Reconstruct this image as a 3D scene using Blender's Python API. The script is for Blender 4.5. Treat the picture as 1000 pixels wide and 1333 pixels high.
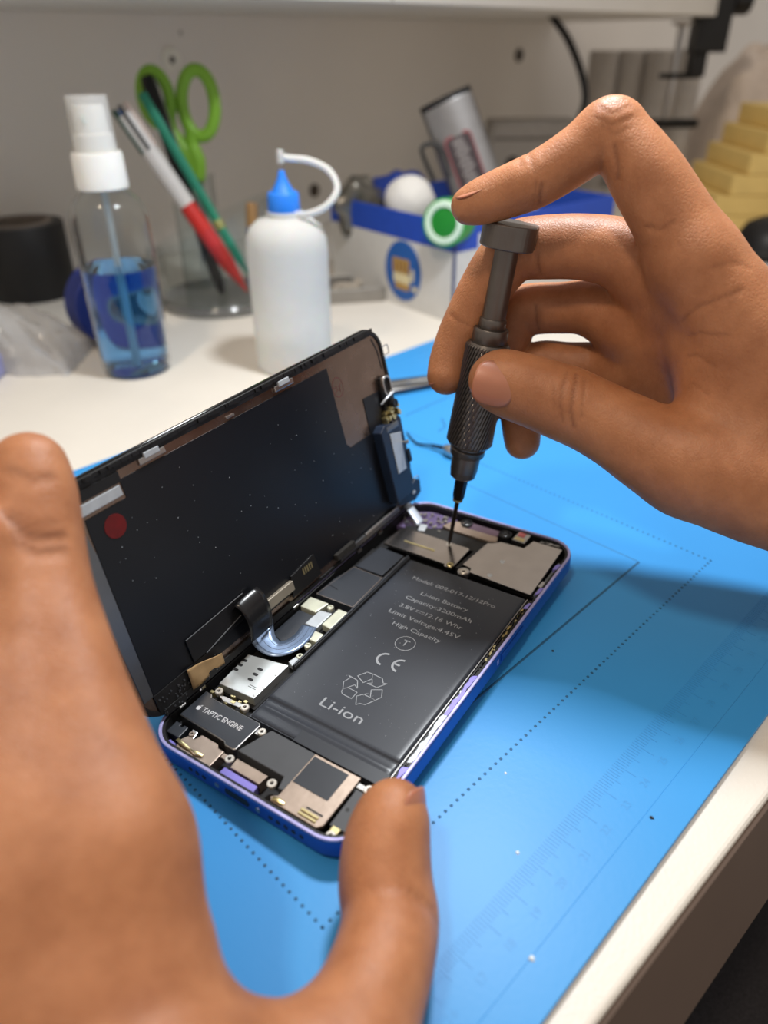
import bpy, bmesh, math, random
import numpy as np
from mathutils import Matrix, Vector, Quaternion

# ------------------------------------------------------------------ clear
for _o in list(bpy.data.objects):
    bpy.data.objects.remove(_o, do_unlink=True)
scene = bpy.context.scene
COL = scene.collection
MM = 0.001                      # all tables below are in millimetres
PI = math.pi
rng = random.Random(7)

# ------------------------------------------------------------------ camera
CAM_ROT = [[0.70707, 0.380706, -0.595915], [-0.707098, 0.371119, -0.601899], [-0.007991, 0.846955, 0.531604]]
CAM_LOC = [-131.405, -129.662, 168.977]
cam = bpy.data.cameras.new('camera')
cam.sensor_fit = 'HORIZONTAL'
cam.sensor_width = 36.0
cam.lens = 36.0 * 965.0 / 1000.0
cam.clip_start = 0.005
cam.clip_end = 20.0
cam.dof.use_dof = True
cam.dof.focus_distance = 0.226
cam.dof.aperture_fstop = 34.74 / 3.4
camo = bpy.data.objects.new('camera', cam)
camo.matrix_world = Matrix.Translation(Vector(CAM_LOC) * MM) @ Matrix(CAM_ROT).to_4x4()
COL.objects.link(camo)
scene.camera = camo

# ------------------------------------------------------------------ world and lights
world = bpy.data.worlds.new('world')
scene.world = world
world.use_nodes = True
_bg = world.node_tree.nodes['Background']
_bg.inputs[0].default_value = (1.0, 0.92, 0.84, 1)
_bg.inputs[1].default_value = 0.50


def area_light(name, loc, target, size, power, color):
    l = bpy.data.lights.new(name, 'AREA')
    l.shape = 'DISK'
    l.size = size * MM
    l.energy = power
    l.color = color
    o = bpy.data.objects.new(name, l)
    o.location = Vector(loc) * MM
    o.rotation_euler = (Vector(target) - Vector(loc)).to_track_quat('-Z', 'Y').to_euler()
    COL.objects.link(o)
    return o


# the cool LED work lamp clamped over the desk, and the warm room light on the ceiling
area_light('work_lamp_light', (150, 62, 385), (80, -10, 40), 58, 1.95, (0.93, 0.97, 1.0))
area_light('ceiling_light', (-520, -100, 1150), (50, 50, 0), 140, 5.2, (1.0, 0.82, 0.62))

scene.view_settings.view_transform = 'Standard'
scene.view_settings.look = 'None'
scene.view_settings.gamma = 1.0
scene.view_settings.use_curve_mapping = False
scene.view_settings.exposure = -0.08


# ------------------------------------------------------------------ materials
def srgb(r, g, b):
    f = lambda c: c / 12.92 if c <= 0.04045 else ((c + 0.055) / 1.055) ** 2.4
    return (f(r / 255.0), f(g / 255.0), f(b / 255.0))


MATS = {}


def mat(name, color, rough=0.5, metal=0.0, var=0.06, vscale=120.0, bump=0.0, bscale=400.0, bdist=0.0004,
        trans=0.0, ior=1.45, spec=0.5, sss=0.0, coat=0.0, alpha=1.0, rvar=0.0, aniso=0.0):
    if name in MATS:
        return MATS[name]
    m = bpy.data.materials.new(name)
    m.use_nodes = True
    nt = m.node_tree
    b = nt.nodes['Principled BSDF']
    c = srgb(*color)
    tc = nt.nodes.new('ShaderNodeTexCoord')
    if var > 0:
        n = nt.nodes.new('ShaderNodeTexNoise')
        n.inputs['Scale'].default_value = vscale
        n.inputs['Detail'].default_value = 4.0
        nt.links.new(tc.outputs['Object'], n.inputs['Vector'])
        r = nt.nodes.new('ShaderNodeValToRGB')
        r.color_ramp.elements[0].position = 0.3
        r.color_ramp.elements[1].position = 0.7
        r.color_ramp.elements[0].color = (*[max(0, x * (1 - var)) for x in c], 1)
        r.color_ramp.elements[1].color = (*[min(1, x * (1 + var)) for x in c], 1)
        nt.links.new(n.outputs['Fac'], r.inputs['Fac'])
        nt.links.new(r.outputs['Color'], b.inputs['Base Color'])
        if rvar > 0:
            mr = nt.nodes.new('ShaderNodeMapRange')
            mr.inputs['To Min'].default_value = max(0.02, rough - rvar)
            mr.inputs['To Max'].default_value = min(1.0, rough + rvar)
            nt.links.new(n.outputs['Fac'], mr.inputs['Value'])
            nt.links.new(mr.outputs['Result'], b.inputs['Roughness'])
    else:
        b.inputs['Base Color'].default_value = (*c, 1)
    b.inputs['Metallic'].default_value = metal
    if not (var > 0 and rvar > 0):
        b.inputs['Roughness'].default_value = rough
    b.inputs['IOR'].default_value = ior
    b.inputs['Specular IOR Level'].default_value = spec
    b.inputs['Transmission Weight'].default_value = trans
    b.inputs['Coat Weight'].default_value = coat
    b.inputs['Alpha'].default_value = alpha
    if aniso:
        b.inputs['Anisotropic'].default_value = aniso
    if sss > 0:
        b.inputs['Subsurface Weight'].default_value = sss
        b.inputs['Subsurface Radius'].default_value = (1.0, 0.4, 0.2)
        b.inputs['Subsurface Scale'].default_value = 0.003
    if bump > 0:
        n2 = nt.nodes.new('ShaderNodeTexNoise')
        n2.inputs['Scale'].default_value = bscale
        n2.inputs['Detail'].default_value = 3.0
        nt.links.new(tc.outputs['Object'], n2.inputs['Vector'])
        bp = nt.nodes.new('ShaderNodeBump')
        bp.inputs['Strength'].default_value = bump
        bp.inputs['Distance'].default_value = bdist
        nt.links.new(n2.outputs['Fac'], bp.inputs['Height'])
        nt.links.new(bp.outputs['Normal'], b.inputs['Normal'])
    MATS[name] = m
    return m


def skin_material():
    m = bpy.data.materials.new('skin')
    m.use_nodes = True
    nt = m.node_tree
    L = nt.links.new
    b = nt.nodes['Principled BSDF']
    tc = nt.nodes.new('ShaderNodeTexCoord')
    n = nt.nodes.new('ShaderNodeTexNoise')
    n.inputs['Scale'].default_value = 75
    n.inputs['Detail'].default_value = 9
    n.inputs['Roughness'].default_value = 0.68
    L(tc.outputs['Object'], n.inputs['Vector'])
    r = nt.nodes.new('ShaderNodeValToRGB')
    r.color_ramp.elements[0].position = 0.3
    r.color_ramp.elements[1].position = 0.72
    r.color_ramp.elements[0].color = (*srgb(156, 99, 64), 1)
    r.color_ramp.elements[1].color = (*srgb(190, 130, 90), 1)
    L(n.outputs['Fac'], r.inputs['Fac'])
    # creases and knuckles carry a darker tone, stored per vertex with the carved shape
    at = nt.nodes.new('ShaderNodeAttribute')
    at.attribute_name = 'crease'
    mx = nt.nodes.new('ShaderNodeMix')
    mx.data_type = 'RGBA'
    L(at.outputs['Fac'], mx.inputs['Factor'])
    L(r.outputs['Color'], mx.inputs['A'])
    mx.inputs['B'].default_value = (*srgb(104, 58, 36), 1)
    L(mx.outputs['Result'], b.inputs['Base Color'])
    b.inputs['Roughness'].default_value = 0.5
    b.inputs['Specular IOR Level'].default_value = 0.42
    b.inputs['Subsurface Weight'].default_value = 0.25
    b.inputs['Subsurface Radius'].default_value = (1.0, 0.38, 0.18)
    b.inputs['Subsurface Scale'].default_value = 0.0022
    # fine skin relief: cellular lines plus pores
    v = nt.nodes.new('ShaderNodeTexVoronoi')
    v.feature = 'DISTANCE_TO_EDGE'
    v.inputs['Scale'].default_value = 1050
    mp = nt.nodes.new('ShaderNodeMapping')
    mp.inputs['Scale'].default_value = (1.0, 1.0, 0.55)
    L(tc.outputs['Object'], mp.inputs['Vector'])
    nn = nt.nodes.new('ShaderNodeTexNoise')
    nn.inputs['Scale'].default_value = 500
    L(tc.outputs['Object'], nn.inputs['Vector'])
    vm = nt.nodes.new('ShaderNodeMix')
    vm.data_type = 'VECTOR'
    vm.inputs['Factor'].default_value = 0.0012
    L(mp.outputs['Vector'], vm.inputs['A'])
    L(nn.outputs['Color'], vm.inputs['B'])
    L(vm.outputs['Result'], v.inputs['Vector'])
    ma = nt.nodes.new('ShaderNodeMath')
    ma.operation = 'MINIMUM'
    L(v.outputs['Distance'], ma.inputs[0])
    ma.inputs[1].default_value = 0.25
    bp = nt.nodes.new('ShaderNodeBump')
    bp.inputs['Strength'].default_value = 0.5
    bp.inputs['Distance'].default_value = 0.00035
    L(ma.outputs['Value'], bp.inputs['Height'])
    L(bp.outputs['Normal'], b.inputs['Normal'])
    return m


# ------------------------------------------------------------------ tagging
def tag(o, label=None, cat=None, group=None, kind=None):
    if label: o['label'] = label
    if cat: o['category'] = cat
    if group: o['group'] = group
    if kind: o['kind'] = kind
    return o


def empty(name, loc=(0, 0, 0), rot=None, label=None, cat=None, group=None):
    o = bpy.data.objects.new(name, None)
    o.empty_display_size = 0.01
    m = Matrix.Translation(Vector(loc) * MM)
    if rot is not None:
        if isinstance(rot, (int, float)):
            m = m @ Matrix.Rotation(rot, 4, 'Z')
        else:
            m = m @ Matrix(rot).to_4x4()
    o.matrix_world = m
    COL.objects.link(o)
    return tag(o, label, cat, group)


def zrot_to(direction):
    return Vector((0, 0, 1)).rotation_difference(Vector(direction).normalized()).to_matrix()


# ------------------------------------------------------------------ mesh builder (millimetres)
class MB:
    def __init__(self):
        self.v = []
        self.f = []

    def add(self, verts, faces):
        k = len(self.v)
        self.v += [tuple(p) for p in verts]
        self.f += [tuple(i + k for i in q) for q in faces]
        return self

    def box(self, x0, x1, y0, y1, z0, z1, M=None):
        p = [(x, y, z) for z in (z0, z1) for y in (y0, y1) for x in (x0, x1)]
        if M is not None:
            p = [tuple(M @ Vector(q)) for q in p]
        return self.add(p, [(0, 2, 3, 1), (4, 5, 7, 6), (0, 1, 5, 4), (2, 6, 7, 3), (0, 4, 6, 2), (1, 3, 7, 5)])

    def prism(self, poly, z0, z1, top=None):
        a = sum(poly[i][0] * poly[(i + 1) % len(poly)][1] - poly[(i + 1) % len(poly)][0] * poly[i][1] for i in range(len(poly)))
        if a < 0:
            poly = poly[::-1]
            if top: top = top[::-1]
        n = len(poly)
        t = top or poly
        p = [(x, y, z0) for x, y in poly] + [(x, y, z1) for x, y in t]
        fs = [tuple(range(n - 1, -1, -1)), tuple(range(n, 2 * n))]
        fs += [(i, (i + 1) % n, n + (i + 1) % n, n + i) for i in range(n)]
        return self.add(p, fs)

    def ring(self, outer, inner, z0, z1):
        n = len(outer)
        p = [(x, y, z0) for x, y in outer] + [(x, y, z1) for x, y in outer] + [(x, y, z0) for x, y in inner] + [(x, y, z1) for x, y in inner]
        fs = []
        for i in range(n):
            j = (i + 1) % n
            fs += [(i, j, n + j, n + i), (2 * n + j, 2 * n + i, 3 * n + i, 3 * n + j),
                   (n + i, n + j, 3 * n + j, 3 * n + i), (j, i, 2 * n + i, 2 * n + j)]
        return self.add(p, fs)

    def lathe(self, prof, seg=32, M=None, cap=True):
        """prof: list of (radius, z), revolved about z"""
        p, fs = [], []
        n = len(prof)
        for r, z in prof:
            for k in range(seg):
                a = 2 * PI * k / seg
                p.append((r * math.cos(a), r * math.sin(a), z))
        for i in range(n - 1):
            for k in range(seg):
                l = (k + 1) % seg
                fs.append((i * seg + k, i * seg + l, (i + 1) * seg + l, (i + 1) * seg + k))
        if cap:
            if prof[0][0] > 1e-6: fs.append(tuple(range(seg - 1, -1, -1)))
            if prof[-1][0] > 1e-6: fs.append(tuple((n - 1) * seg + k for k in range(seg)))
        if M is not None:
            p = [tuple(M @ Vector(q)) for q in p]
        return self.add(p, fs)

    def tube(self, path, r, seg=10, flat=1.0, up=None, cap=True):
        """sweep along path; r is a number or a list"""
        P = [Vector(q) for q in path]
        n = len(P)
        R = r if isinstance(r, (list, tuple)) else [r] * n
        T = [(P[min(i + 1, n - 1)] - P[max(i - 1, 0)]).normalized() for i in range(n)]
        u = Vector(up) if up else (Vector((0, 0, 1)) if abs(T[0].z) < 0.9 else Vector((1, 0, 0)))
        p, fs = [], []
        for i in range(n):
            u = (u - T[i] * u.dot(T[i])).normalized()
            w = T[i].cross(u)
            for k in range(seg):
                a = 2 * PI * k / seg
                p.append(tuple(P[i] + w * (R[i] * math.cos(a)) + u * (R[i] * flat * math.sin(a))))
        for i in range(n - 1):
            for k in range(seg):
                l = (k + 1) % seg
                fs.append((i * seg + k, i * seg + l, (i + 1) * seg + l, (i + 1) * seg + k))
        if cap:
            fs.append(tuple(range(seg - 1, -1, -1)))
            fs.append(tuple((n - 1) * seg + k for k in range(seg)))
        return self.add(p, fs)

    def grid(self, fn, nu, nv):
        p = [tuple(fn(i / nu, j / nv)) for j in range(nv + 1) for i in range(nu + 1)]
        fs = [(j * (nu + 1) + i, j * (nu + 1) + i + 1, (j + 1) * (nu + 1) + i + 1, (j + 1) * (nu + 1) + i) for j in range(nv) for i in range(nu)]
        return self.add(p, fs)

    def build(self, name, m, parent=None, smooth=False, bevel=0.0, seg=2, solid=0.0, sub=0, angle=35, loc=None):
        me = bpy.data.meshes.new(name)
        me.from_pydata([(a * MM, b * MM, c * MM) for a, b, c in self.v], [], self.f)
        me.update()
        o = bpy.data.objects.new(name, me)
        COL.objects.link(o)
        me.materials.append(m)
        if smooth:
            me.polygons.foreach_set('use_smooth', [True] * len(me.polygons))
            try:
                me.set_sharp_from_angle(angle=math.radians(angle))
            except Exception:
                pass
        if parent is not None:
            o.parent = parent
        if loc is not None:
            o.location = Vector(loc) * MM
        if solid:
            md = o.modifiers.new('solid', 'SOLIDIFY')
            md.thickness = solid * MM
            md.offset = 0
        if bevel:
            md = o.modifiers.new('bevel', 'BEVEL')
            md.width = bevel * MM
            md.segments = seg
            md.limit_method = 'ANGLE'
            md.angle_limit = math.radians(40)
        if sub:
            md = o.modifiers.new('sub', 'SUBSURF')
            md.levels = sub
            md.render_levels = sub
        return o


def rrect(x0, x1, y0, y1, r, n=6):
    pts = []
    for cx, cy, a0 in ((x1 - r, y1 - r, 0), (x0 + r, y1 - r, PI / 2), (x0 + r, y0 + r, PI), (x1 - r, y0 + r, 1.5 * PI)):
        for k in range(n + 1):
            a = a0 + PI / 2 * k / n
            pts.append((cx + r * math.cos(a), cy + r * math.sin(a)))
    return pts


def circle(x, y, r, n=20, ry=None):
    ry = ry or r
    return [(x + r * math.cos(2 * PI * k / n), y + ry * math.sin(2 * PI * k / n)) for k in range(n)]


def spline(pts, n=8):
    """Catmull-Rom through the points"""
    P = [Vector(p) for p in pts]
    out = []
    for i in range(len(P) - 1):
        a, b, c, d = P[max(i - 1, 0)], P[i], P[i + 1], P[min(i + 2, len(P) - 1)]
        for k in range(n):
            t = k / n
            out.append(0.5 * ((2 * b) + (c - a) * t + (2 * a - 5 * b + 4 * c - d) * t * t + (3 * b - a - 3 * c + d) * t ** 3))
    out.append(P[-1])
    return [tuple(q) for q in out]


def text(name, body, size, loc, m, parent, align='CENTER', rotm=None, thick=0.02, width=None, bold=0.0):
    """flat lettering, turned into a mesh; size in mm; width fits the line to that length"""
    cu = bpy.data.curves.new(name, 'FONT')
    cu.body = body
    cu.size = 1.0
    cu.align_x = align
    cu.align_y = 'CENTER'
    cu.offset = bold
    cu.resolution_u = 3
    t = bpy.data.objects.new(name, cu)
    COL.objects.link(t)
    dg = bpy.context.evaluated_depsgraph_get()
    me = bpy.data.meshes.new_from_object(t.evaluated_get(dg))
    bpy.data.objects.remove(t, do_unlink=True)
    xs = [v.co.x for v in me.vertices]
    ys = [v.co.y for v in me.vertices]
    sy = size * MM
    sx = sy if width is None else width * MM / (max(xs) - min(xs))
    cx = (max(xs) + min(xs)) / 2 if align == 'CENTER' else 0
    for v in me.vertices:
        v.co = Vector(((v.co.x - cx) * sx, v.co.y * sy, thick * MM))
    me.name = name
    me.materials.clear()
    me.materials.append(m)
    o = bpy.data.objects.new(name, me)
    COL.objects.link(o)
    o.parent = parent
    M4 = Matrix.Translation(Vector(loc) * MM)
    if rotm is not None:
        M4 = M4 @ rotm.to_4x4()
    o.matrix_local = M4
    return o

RIGHT_HAND = {
    'index': [(51.34, 17.9, 128.95, 5.45), (54.16, 15.35, 130.16, 6.57), (58.04, 10.9, 132.28, 7.2), (62.09, 4.62, 135.36, 7.65), (66.28, 0.01, 138.6, 7.69), (71.83, -5.78, 143.91, 7.91), (76.24, -10.56, 149.09, 8.43), (77.5, -14.7, 145.81, 8.75), (78.45, -22.71, 137.8, 10.03), (79.93, -30.73, 128.52, 10.73), (81.06, -40.08, 117.31, 12.07)],
    'middle': [(51.37, 24.26, 74.1, 6.53), (54.36, 25.0, 78.29, 7.31), (57.86, 24.64, 85.57, 7.64), (60.86, 22.91, 92.61, 8.06), (64.85, 20.34, 101.7, 8.56), (68.76, 16.87, 109.68, 9.16), (72.23, 13.46, 113.47, 9.46), (77.59, 5.9, 114.69, 9.74), (82.58, -3.48, 115.29, 9.86), (86.64, -13.37, 114.29, 10.44), (90.25, -23.79, 110.3, 11.76)],
    'ring': [(61.28, 16.28, 57.36, 5.97), (65.21, 17.46, 63.1, 7.06), (70.16, 18.3, 71.5, 7.44), (74.47, 18.38, 80.17, 7.92), (79.12, 17.22, 89.7, 8.75), (81.72, 13.6, 92.29, 8.69), (86.76, 4.74, 93.55, 8.45), (90.42, -4.73, 94.46, 9.21), (93.49, -19.16, 90.97, 11.54)],
    'pinky': [(65.68, 0.68, 52.16, 6.15), (67.22, 2.55, 56.01, 6.68), (70.98, 6.73, 63.08, 6.98), (77.07, 9.04, 70.64, 7.27), (81.97, 7.8, 74.71, 7.41), (87.3, -0.64, 74.9, 7.49), (91.77, -8.6, 74.66, 8.49), (94.48, -19.04, 73.39, 10.97)],
    'thumb': [(44.28, -1.78, 81.81, 8.51), (45.6, -3.46, 81.4, 9.92), (47.51, -7.1, 80.36, 10.49), (50.97, -12.81, 78.71, 10.94), (54.8, -20.25, 76.46, 11.48), (58.33, -27.89, 73.65, 11.42), (61.33, -37.13, 70.31, 12.02), (64.37, -48.81, 66.14, 13.68), (68.6, -56.86, 63.65, 15.43)],
    'palm': [
        [(81.06, -40.08, 117.31, 12.07), (84.94, -54.14, 101.97, 14.8), (90.55, -72.18, 82.2, 19.42), (96.23, -90.75, 61.89, 21.49)],
        [(90.25, -23.79, 110.3, 11.76), (94.73, -43.46, 94.95, 15.46), (101.55, -67.88, 74.94, 19.67), (102.56, -89.67, 58.92, 22.08)],
        [(93.49, -19.16, 90.97, 11.54), (98.56, -39.97, 80.61, 14.8), (103.75, -66.77, 67.37, 19.23), (106.33, -89.39, 55.94, 21.55)],
        [(94.48, -19.04, 73.39, 10.97), (99.7, -38.03, 69.04, 14.79), (105.74, -65.69, 59.54, 18.74), (109.63, -89.56, 51.92, 20.97)],
        [(68.6, -56.86, 63.65, 15.43), (75.2, -68.15, 62.03, 17.99), (85.3, -80.28, 59.62, 20.69), (97.67, -91.9, 56.56, 21.79)],
        [(81.19, -49.12, 90.29, 8.1), (78.82, -55.2, 80.75, 9.89), (79.31, -64.14, 71.17, 12.14)],
        [(101.33, -90.02, 59.03, 24.05), (136.73, -119.44, 37.18, 27.39), (250.0, -150.0, 66.0, 33.0), (400.0, -240.0, 62.0, 42.0)],
    ],
}
LEFT_HAND = {
    'index': [(-87.34, 22.24, 93.15, 8.19), (-89.43, 19.05, 89.08, 9.44), (-92.88, 13.43, 82.61, 9.96), (-96.48, 5.23, 74.92, 9.92), (-100.22, -5.78, 67.67, 10.66), (-103.69, -16.44, 61.13, 11.77), (-107.02, -27.68, 54.07, 13.06), (-110.66, -37.91, 47.82, 14.23)],
    'thumb': [(-55.51, -55.31, 22.22, 7.31), (-57.5, -56.29, 20.75, 8.83), (-61.26, -58.54, 17.76, 9.92), (-65.53, -62.52, 14.11, 10.41), (-69.27, -67.6, 11.68, 10.48), (-76.62, -73.13, 14.12, 10.35), (-86.42, -78.01, 14.53, 10.74), (-97.12, -83.54, 15.09, 11.32)],
    'palm': [
        [(-110.66, -37.91, 47.82, 13.95), (-115.36, -50.58, 35.73, 14.06), (-121.17, -64.73, 28.23, 13.93), (-128.0, -102.0, 28.0, 20.0)],
        [(-124.49, -29.48, 49.38, 14.59), (-126.59, -45.21, 36.73, 17.99), (-127.39, -64.04, 27.69, 18.19), (-131.0, -101.0, 29.0, 20.0)],
        [(-108.38, 9.17, 88.63, 8.99), (-115.05, -3.61, 74.2, 10.15), (-120.01, -18.18, 61.55, 12.22), (-124.49, -29.48, 49.38, 14.59)],
        [(-97.12, -83.54, 15.09, 11.32), (-113.59, -86.34, 12.27, 13.06), (-124.0, -104.0, 27.0, 19.0)],
        [(-110.04, -70.64, 22.74, 7.31), (-105.59, -73.11, 21.16, 7.16), (-101.03, -76.45, 16.85, 7.87)],
        [(-128.0, -102.0, 29.0, 21.0), (-145.0, -150.0, 34.0, 25.0), (-168.0, -240.0, 40.0, 33.0)],
    ],
}
RIGHT_CREASES = [([(50.85, -22.48, 88.32), (46.7, -23.85, 84.94), (43.55, -25.53, 80.45), (42.56, -27.43, 75.31)], 0.55, 0.5), ([(52.41, -24.71, 87.54), (47.89, -26.87, 83.79), (45.07, -28.38, 78.92), (44.33, -30.37, 73.96)], 0.6, 0.7), ([(53.56, -26.71, 86.57), (49.1, -29.41, 82.27), (46.68, -31.16, 77.58)], 0.5, 0.4), ([(45.14, -22.12, 86.09), (42.58, -23.55, 82.54), (41.45, -25.1, 78.58)], 0.5, 0.3), ([(66.89, -17.29, 146.04), (63.77, -18.5, 143.05), (62.77, -19.03, 139.45), (63.63, -18.68, 137.04)], 0.7, 0.7), ([(56.86, -3.21, 135.68), (57.31, -3.03, 132.62), (59.46, -1.43, 129.32)], 0.6, 0.8), ([(55.9, -1.77, 136.24), (56.25, -1.66, 133.0), (58.38, -0.02, 129.71)], 0.5, 0.4), ([(62.96, 5.97, 141.63), (59.99, 2.63, 140.17), (57.8, 0.12, 138.63)], 0.5, 0.4), ([(60.67, 7.43, 140.72), (57.66, 3.99, 139.09)], 0.5, 0.35), ([(62.82, -29.16, 126.14), (63.84, -34.48, 126.92), (68.95, -37.45, 129.28)], 0.55, 0.45), ([(67.82, -10.75, 152.59), (67.85, -15.67, 150.82), (73.33, -18.18, 152.25)], 0.5, 0.45), ([(70.49, -10.27, 154.26), (70.16, -14.39, 152.99), (74.5, -16.04, 154.1)], 0.5, 0.45), ([(72.37, -10.75, 155.82), (71.31, -13.84, 154.9), (74.48, -14.63, 155.68)], 0.45, 0.35), ([(66.88, -13.58, 150.23), (67.57, -17.08, 148.92), (71.95, -18.95, 149.82)], 0.45, 0.3), ([(69.02, 4.25, 114.49), (68.25, 2.9, 110.22), (69.03, 2.11, 106.44)], 0.6, 0.7), ([(76.74, 7.93, 95.34), (75.82, 6.41, 90.7), (76.47, 5.43, 86.56)], 0.6, 0.7), ([(53.82, 17.74, 92.04), (53.14, 21.12, 93.23), (53.66, 24.9, 94.32)], 0.5, 0.5), ([(70.93, -44.3, 103.05), (73.25, -48.39, 108.55), (77.18, -54.67, 111.49)], 0.55, 0.45), ([(70.05, -46.65, 99.41), (71.89, -51.18, 101.99), (74.84, -57.36, 102.05)], 0.5, 0.35), ([(65.97, -46.06, 93.63), (68.02, -50.16, 95.03), (69.61, -56.36, 93.55)], 0.5, 0.35), ([(62.54, -47.0, 88.71), (63.75, -51.35, 88.9), (65.88, -57.04, 86.73)], 0.5, 0.3), ([(72.97, -48.05, 118.02), (75.93, -51.69, 119.1), (79.0, -55.83, 117.85)], 0.5, 0.25)]
RIGHT_NAILS = [((36.06, -7.3, 84.8), (-0.5362, 0.8227, 0.1889), (-0.7161, -0.5258, 0.459), 15.0, 12.6, 8.6), ((51.43, 17.13, 133.44), (-0.6161, 0.692, -0.3761), (-0.054, 0.4321, 0.9002), 9.5, 10.5, 7.0), ((47.71, 27.02, 76.31), (-0.5068, -0.0791, -0.8584), (-0.8114, 0.5276, 0.2515), 8.5, 10, 6.5), ((62.22, 3.87, 53.77), (-0.3902, -0.4398, -0.8089), (-0.8335, 0.511, 0.2099), 7.5, 9, 6)]
LEFT_CREASES = [([(-93.71, 16.2, 97.99), (-90.79, 10.52, 97.63), (-85.26, 9.0, 97.41)], 0.9, 0.5), ([(-99.24, 10.39, 88.96), (-95.38, 3.63, 88.46), (-89.35, 1.21, 87.78)], 1.1, 0.9), ([(-100.51, 9.15, 86.14), (-96.63, 2.4, 85.67), (-90.78, 0.24, 85.07)], 1.0, 0.7), ([(-97.37, 10.1, 90.74), (-94.47, 4.52, 90.48), (-89.77, 3.35, 89.73)], 0.9, 0.4), ([(-66.89, -71.5, 21.22), (-65.15, -73.38, 19.16), (-63.99, -75.42, 16.27)], 1.0, 0.6), ([(-68.58, -71.82, 18.96), (-66.47, -74.22, 16.74), (-64.84, -76.25, 14.38)], 0.9, 0.4)]
LEFT_NAILS = [((-53.14, -61.58, 24.36), (0.4599, 0.5225, 0.7179), (0.3305, -0.894, 0.3025), 11, 12, 9)]
HOSE = [(0.87, -4.33, 91.15), (4.11, -15.4, 91.65), (12.14, -22.88, 95.95), (19.26, -24.43, 104.06), (19.13, -18.11, 112.93), (12.68, -9.05, 117.85), (4.65, -1.62, 119.15), (0.69, 1.42, 120.03)]
PEN_MULTI = ((192.57, 342.14, 12.92), (146.91, 402.89, 133.98))
PEN_GREEN = ((201.72, 349.46, 20.17), (166.09, 404.94, 142.76))
PEN_BLACK = ((186, 366, 8), (182.88, 424.81, 152.1))
SCI_LOC = (197.0, 405.0, 7.0)
BALL = (328.6, 302.97, 64.63)
FOILB = (307.28, 336.62, 60.02)
BLUEB = (349.94, 334.59, 58.51)
PACK = (382.22, 291.6, 93.04)
PACK_ROT = [[0.62124, -0.0946, -0.77789], [-0.67462, 0.44048, -0.59233], [0.39868, 0.89276, 0.20983]]
GREEN = (271.8, 217.18, 67.47)
GREEN_ROT = [[-0.3, 0.13172, 0.9448], [0.95394, 0.04143, 0.29713], [0.0, 0.99042, -0.13808]]
SCRAP = (286.42, 236.62, 55.09)
LOOPC = [(348.72, 295.27, 78.46), (352.02, 311.18, 96.41), (355.22, 312.59, 101.59), (361.33, 307.41, 102.57), (364.16, 299.04, 96.27), (360.19, 289.17, 80.65)]
TRAY = (272.8, 318.8, -2.0)
ROLLS = [(880.0, 473.5, -2.0), (911.2, 450.5, -2.0), (922.6, 414.6, -2.0), (937.2, 383.5, -2.0)]
WRAP = (1018.5, 320.6, -2.0)
KRAFT = (770.5, 204.9)
BCASE = (632.0, 123.9, -2.0)
GREYD = (684.4, 442.1, -2.0)
CABLE = [(674.94, 453.23, 227.96), (676.97, 426.27, 199.71), (679.95, 400.23, 173.57), (681.39, 380.2, 143.1), (678.22, 369.5, 118.03), (667.6, 369.15, 96.32), (652.59, 372.96, 74.4)]
CLAMP = (830.8, 347.7, 194.0)
TOOL1 = (163.0, 147.6, 0.0)
TOOL1_A = -0.423
TOOL2 = (116.6, 76.8, 0.0)
TOOL2_A = 1.534

# ================================================================== the setting
M_wall = mat('wall_paint', (234, 229, 223), 0.85, var=0.03, vscale=6, bump=0.15, bscale=350, bdist=0.0005)
M_lam = mat('white_laminate', (228, 222, 212), 0.45, var=0.02, vscale=30, bump=0.35, bscale=900, bdist=0.0004)
M_edge = mat('laminate_edge_band', (96, 80, 70), 0.6, var=0.05, vscale=40)
M_floor = mat('dark_floor', (52, 46, 42), 0.7, var=0.15, vscale=8)

tag(MB().box(-900, 1900, 560, 580, -760, 900).build('wall_back', M_wall), kind='structure')
tag(MB().box(-900, 1900, -900, 560, -780, -760).build('floor', M_floor), kind='structure')

desk = empty('desk', (0, 0, -760), label='white laminate desk with brown edge band under the blue mat', cat='desk')
MB().prism([(-600, -83), (1250, -166), (1250, 556), (-600, 556)], 736, 758).build('desk_top', M_lam, desk, bevel=1.6, seg=3)
# sloping apron below the front edge
mb = MB()
mb.add([(x, y0 + dy, z) for x, y0 in ((-600, -83), (1250, -166)) for dy, z in ((0.4, 756.2), (-1.2, 755.5), (-9.8, 726), (0.4, 726))],
       [(0, 1, 5, 4), (1, 2, 6, 5), (2, 3, 7, 6), (3, 0, 4, 7), (3, 2, 1, 0), (4, 5, 6, 7)])
mb.build('edge_band', M_edge, desk)
for lx in (-560, 1200):
    for ly in (-60, 500):
        MB().box(lx - 25, lx + 25, ly - 25, ly + 25, 0, 736).build('leg', M_lam, desk, bevel=2)

shelf = empty('wall_shelf', (0, 560, 195), label='white shelf board fixed along the back wall above the desk', cat='shelf')
MB().box(-600, 885, -245, -1, 0, 24).build('shelf_board', mat('white_shelf', (222, 219, 214), 0.5, var=0.02, vscale=30), shelf, bevel=1.0)
M_joint = mat('panel_joint', (176, 172, 166), 0.6)
MB().box(321, 322.2, -246, -244.9, 1, 23).build('panel_joint', M_joint, shelf)

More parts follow.
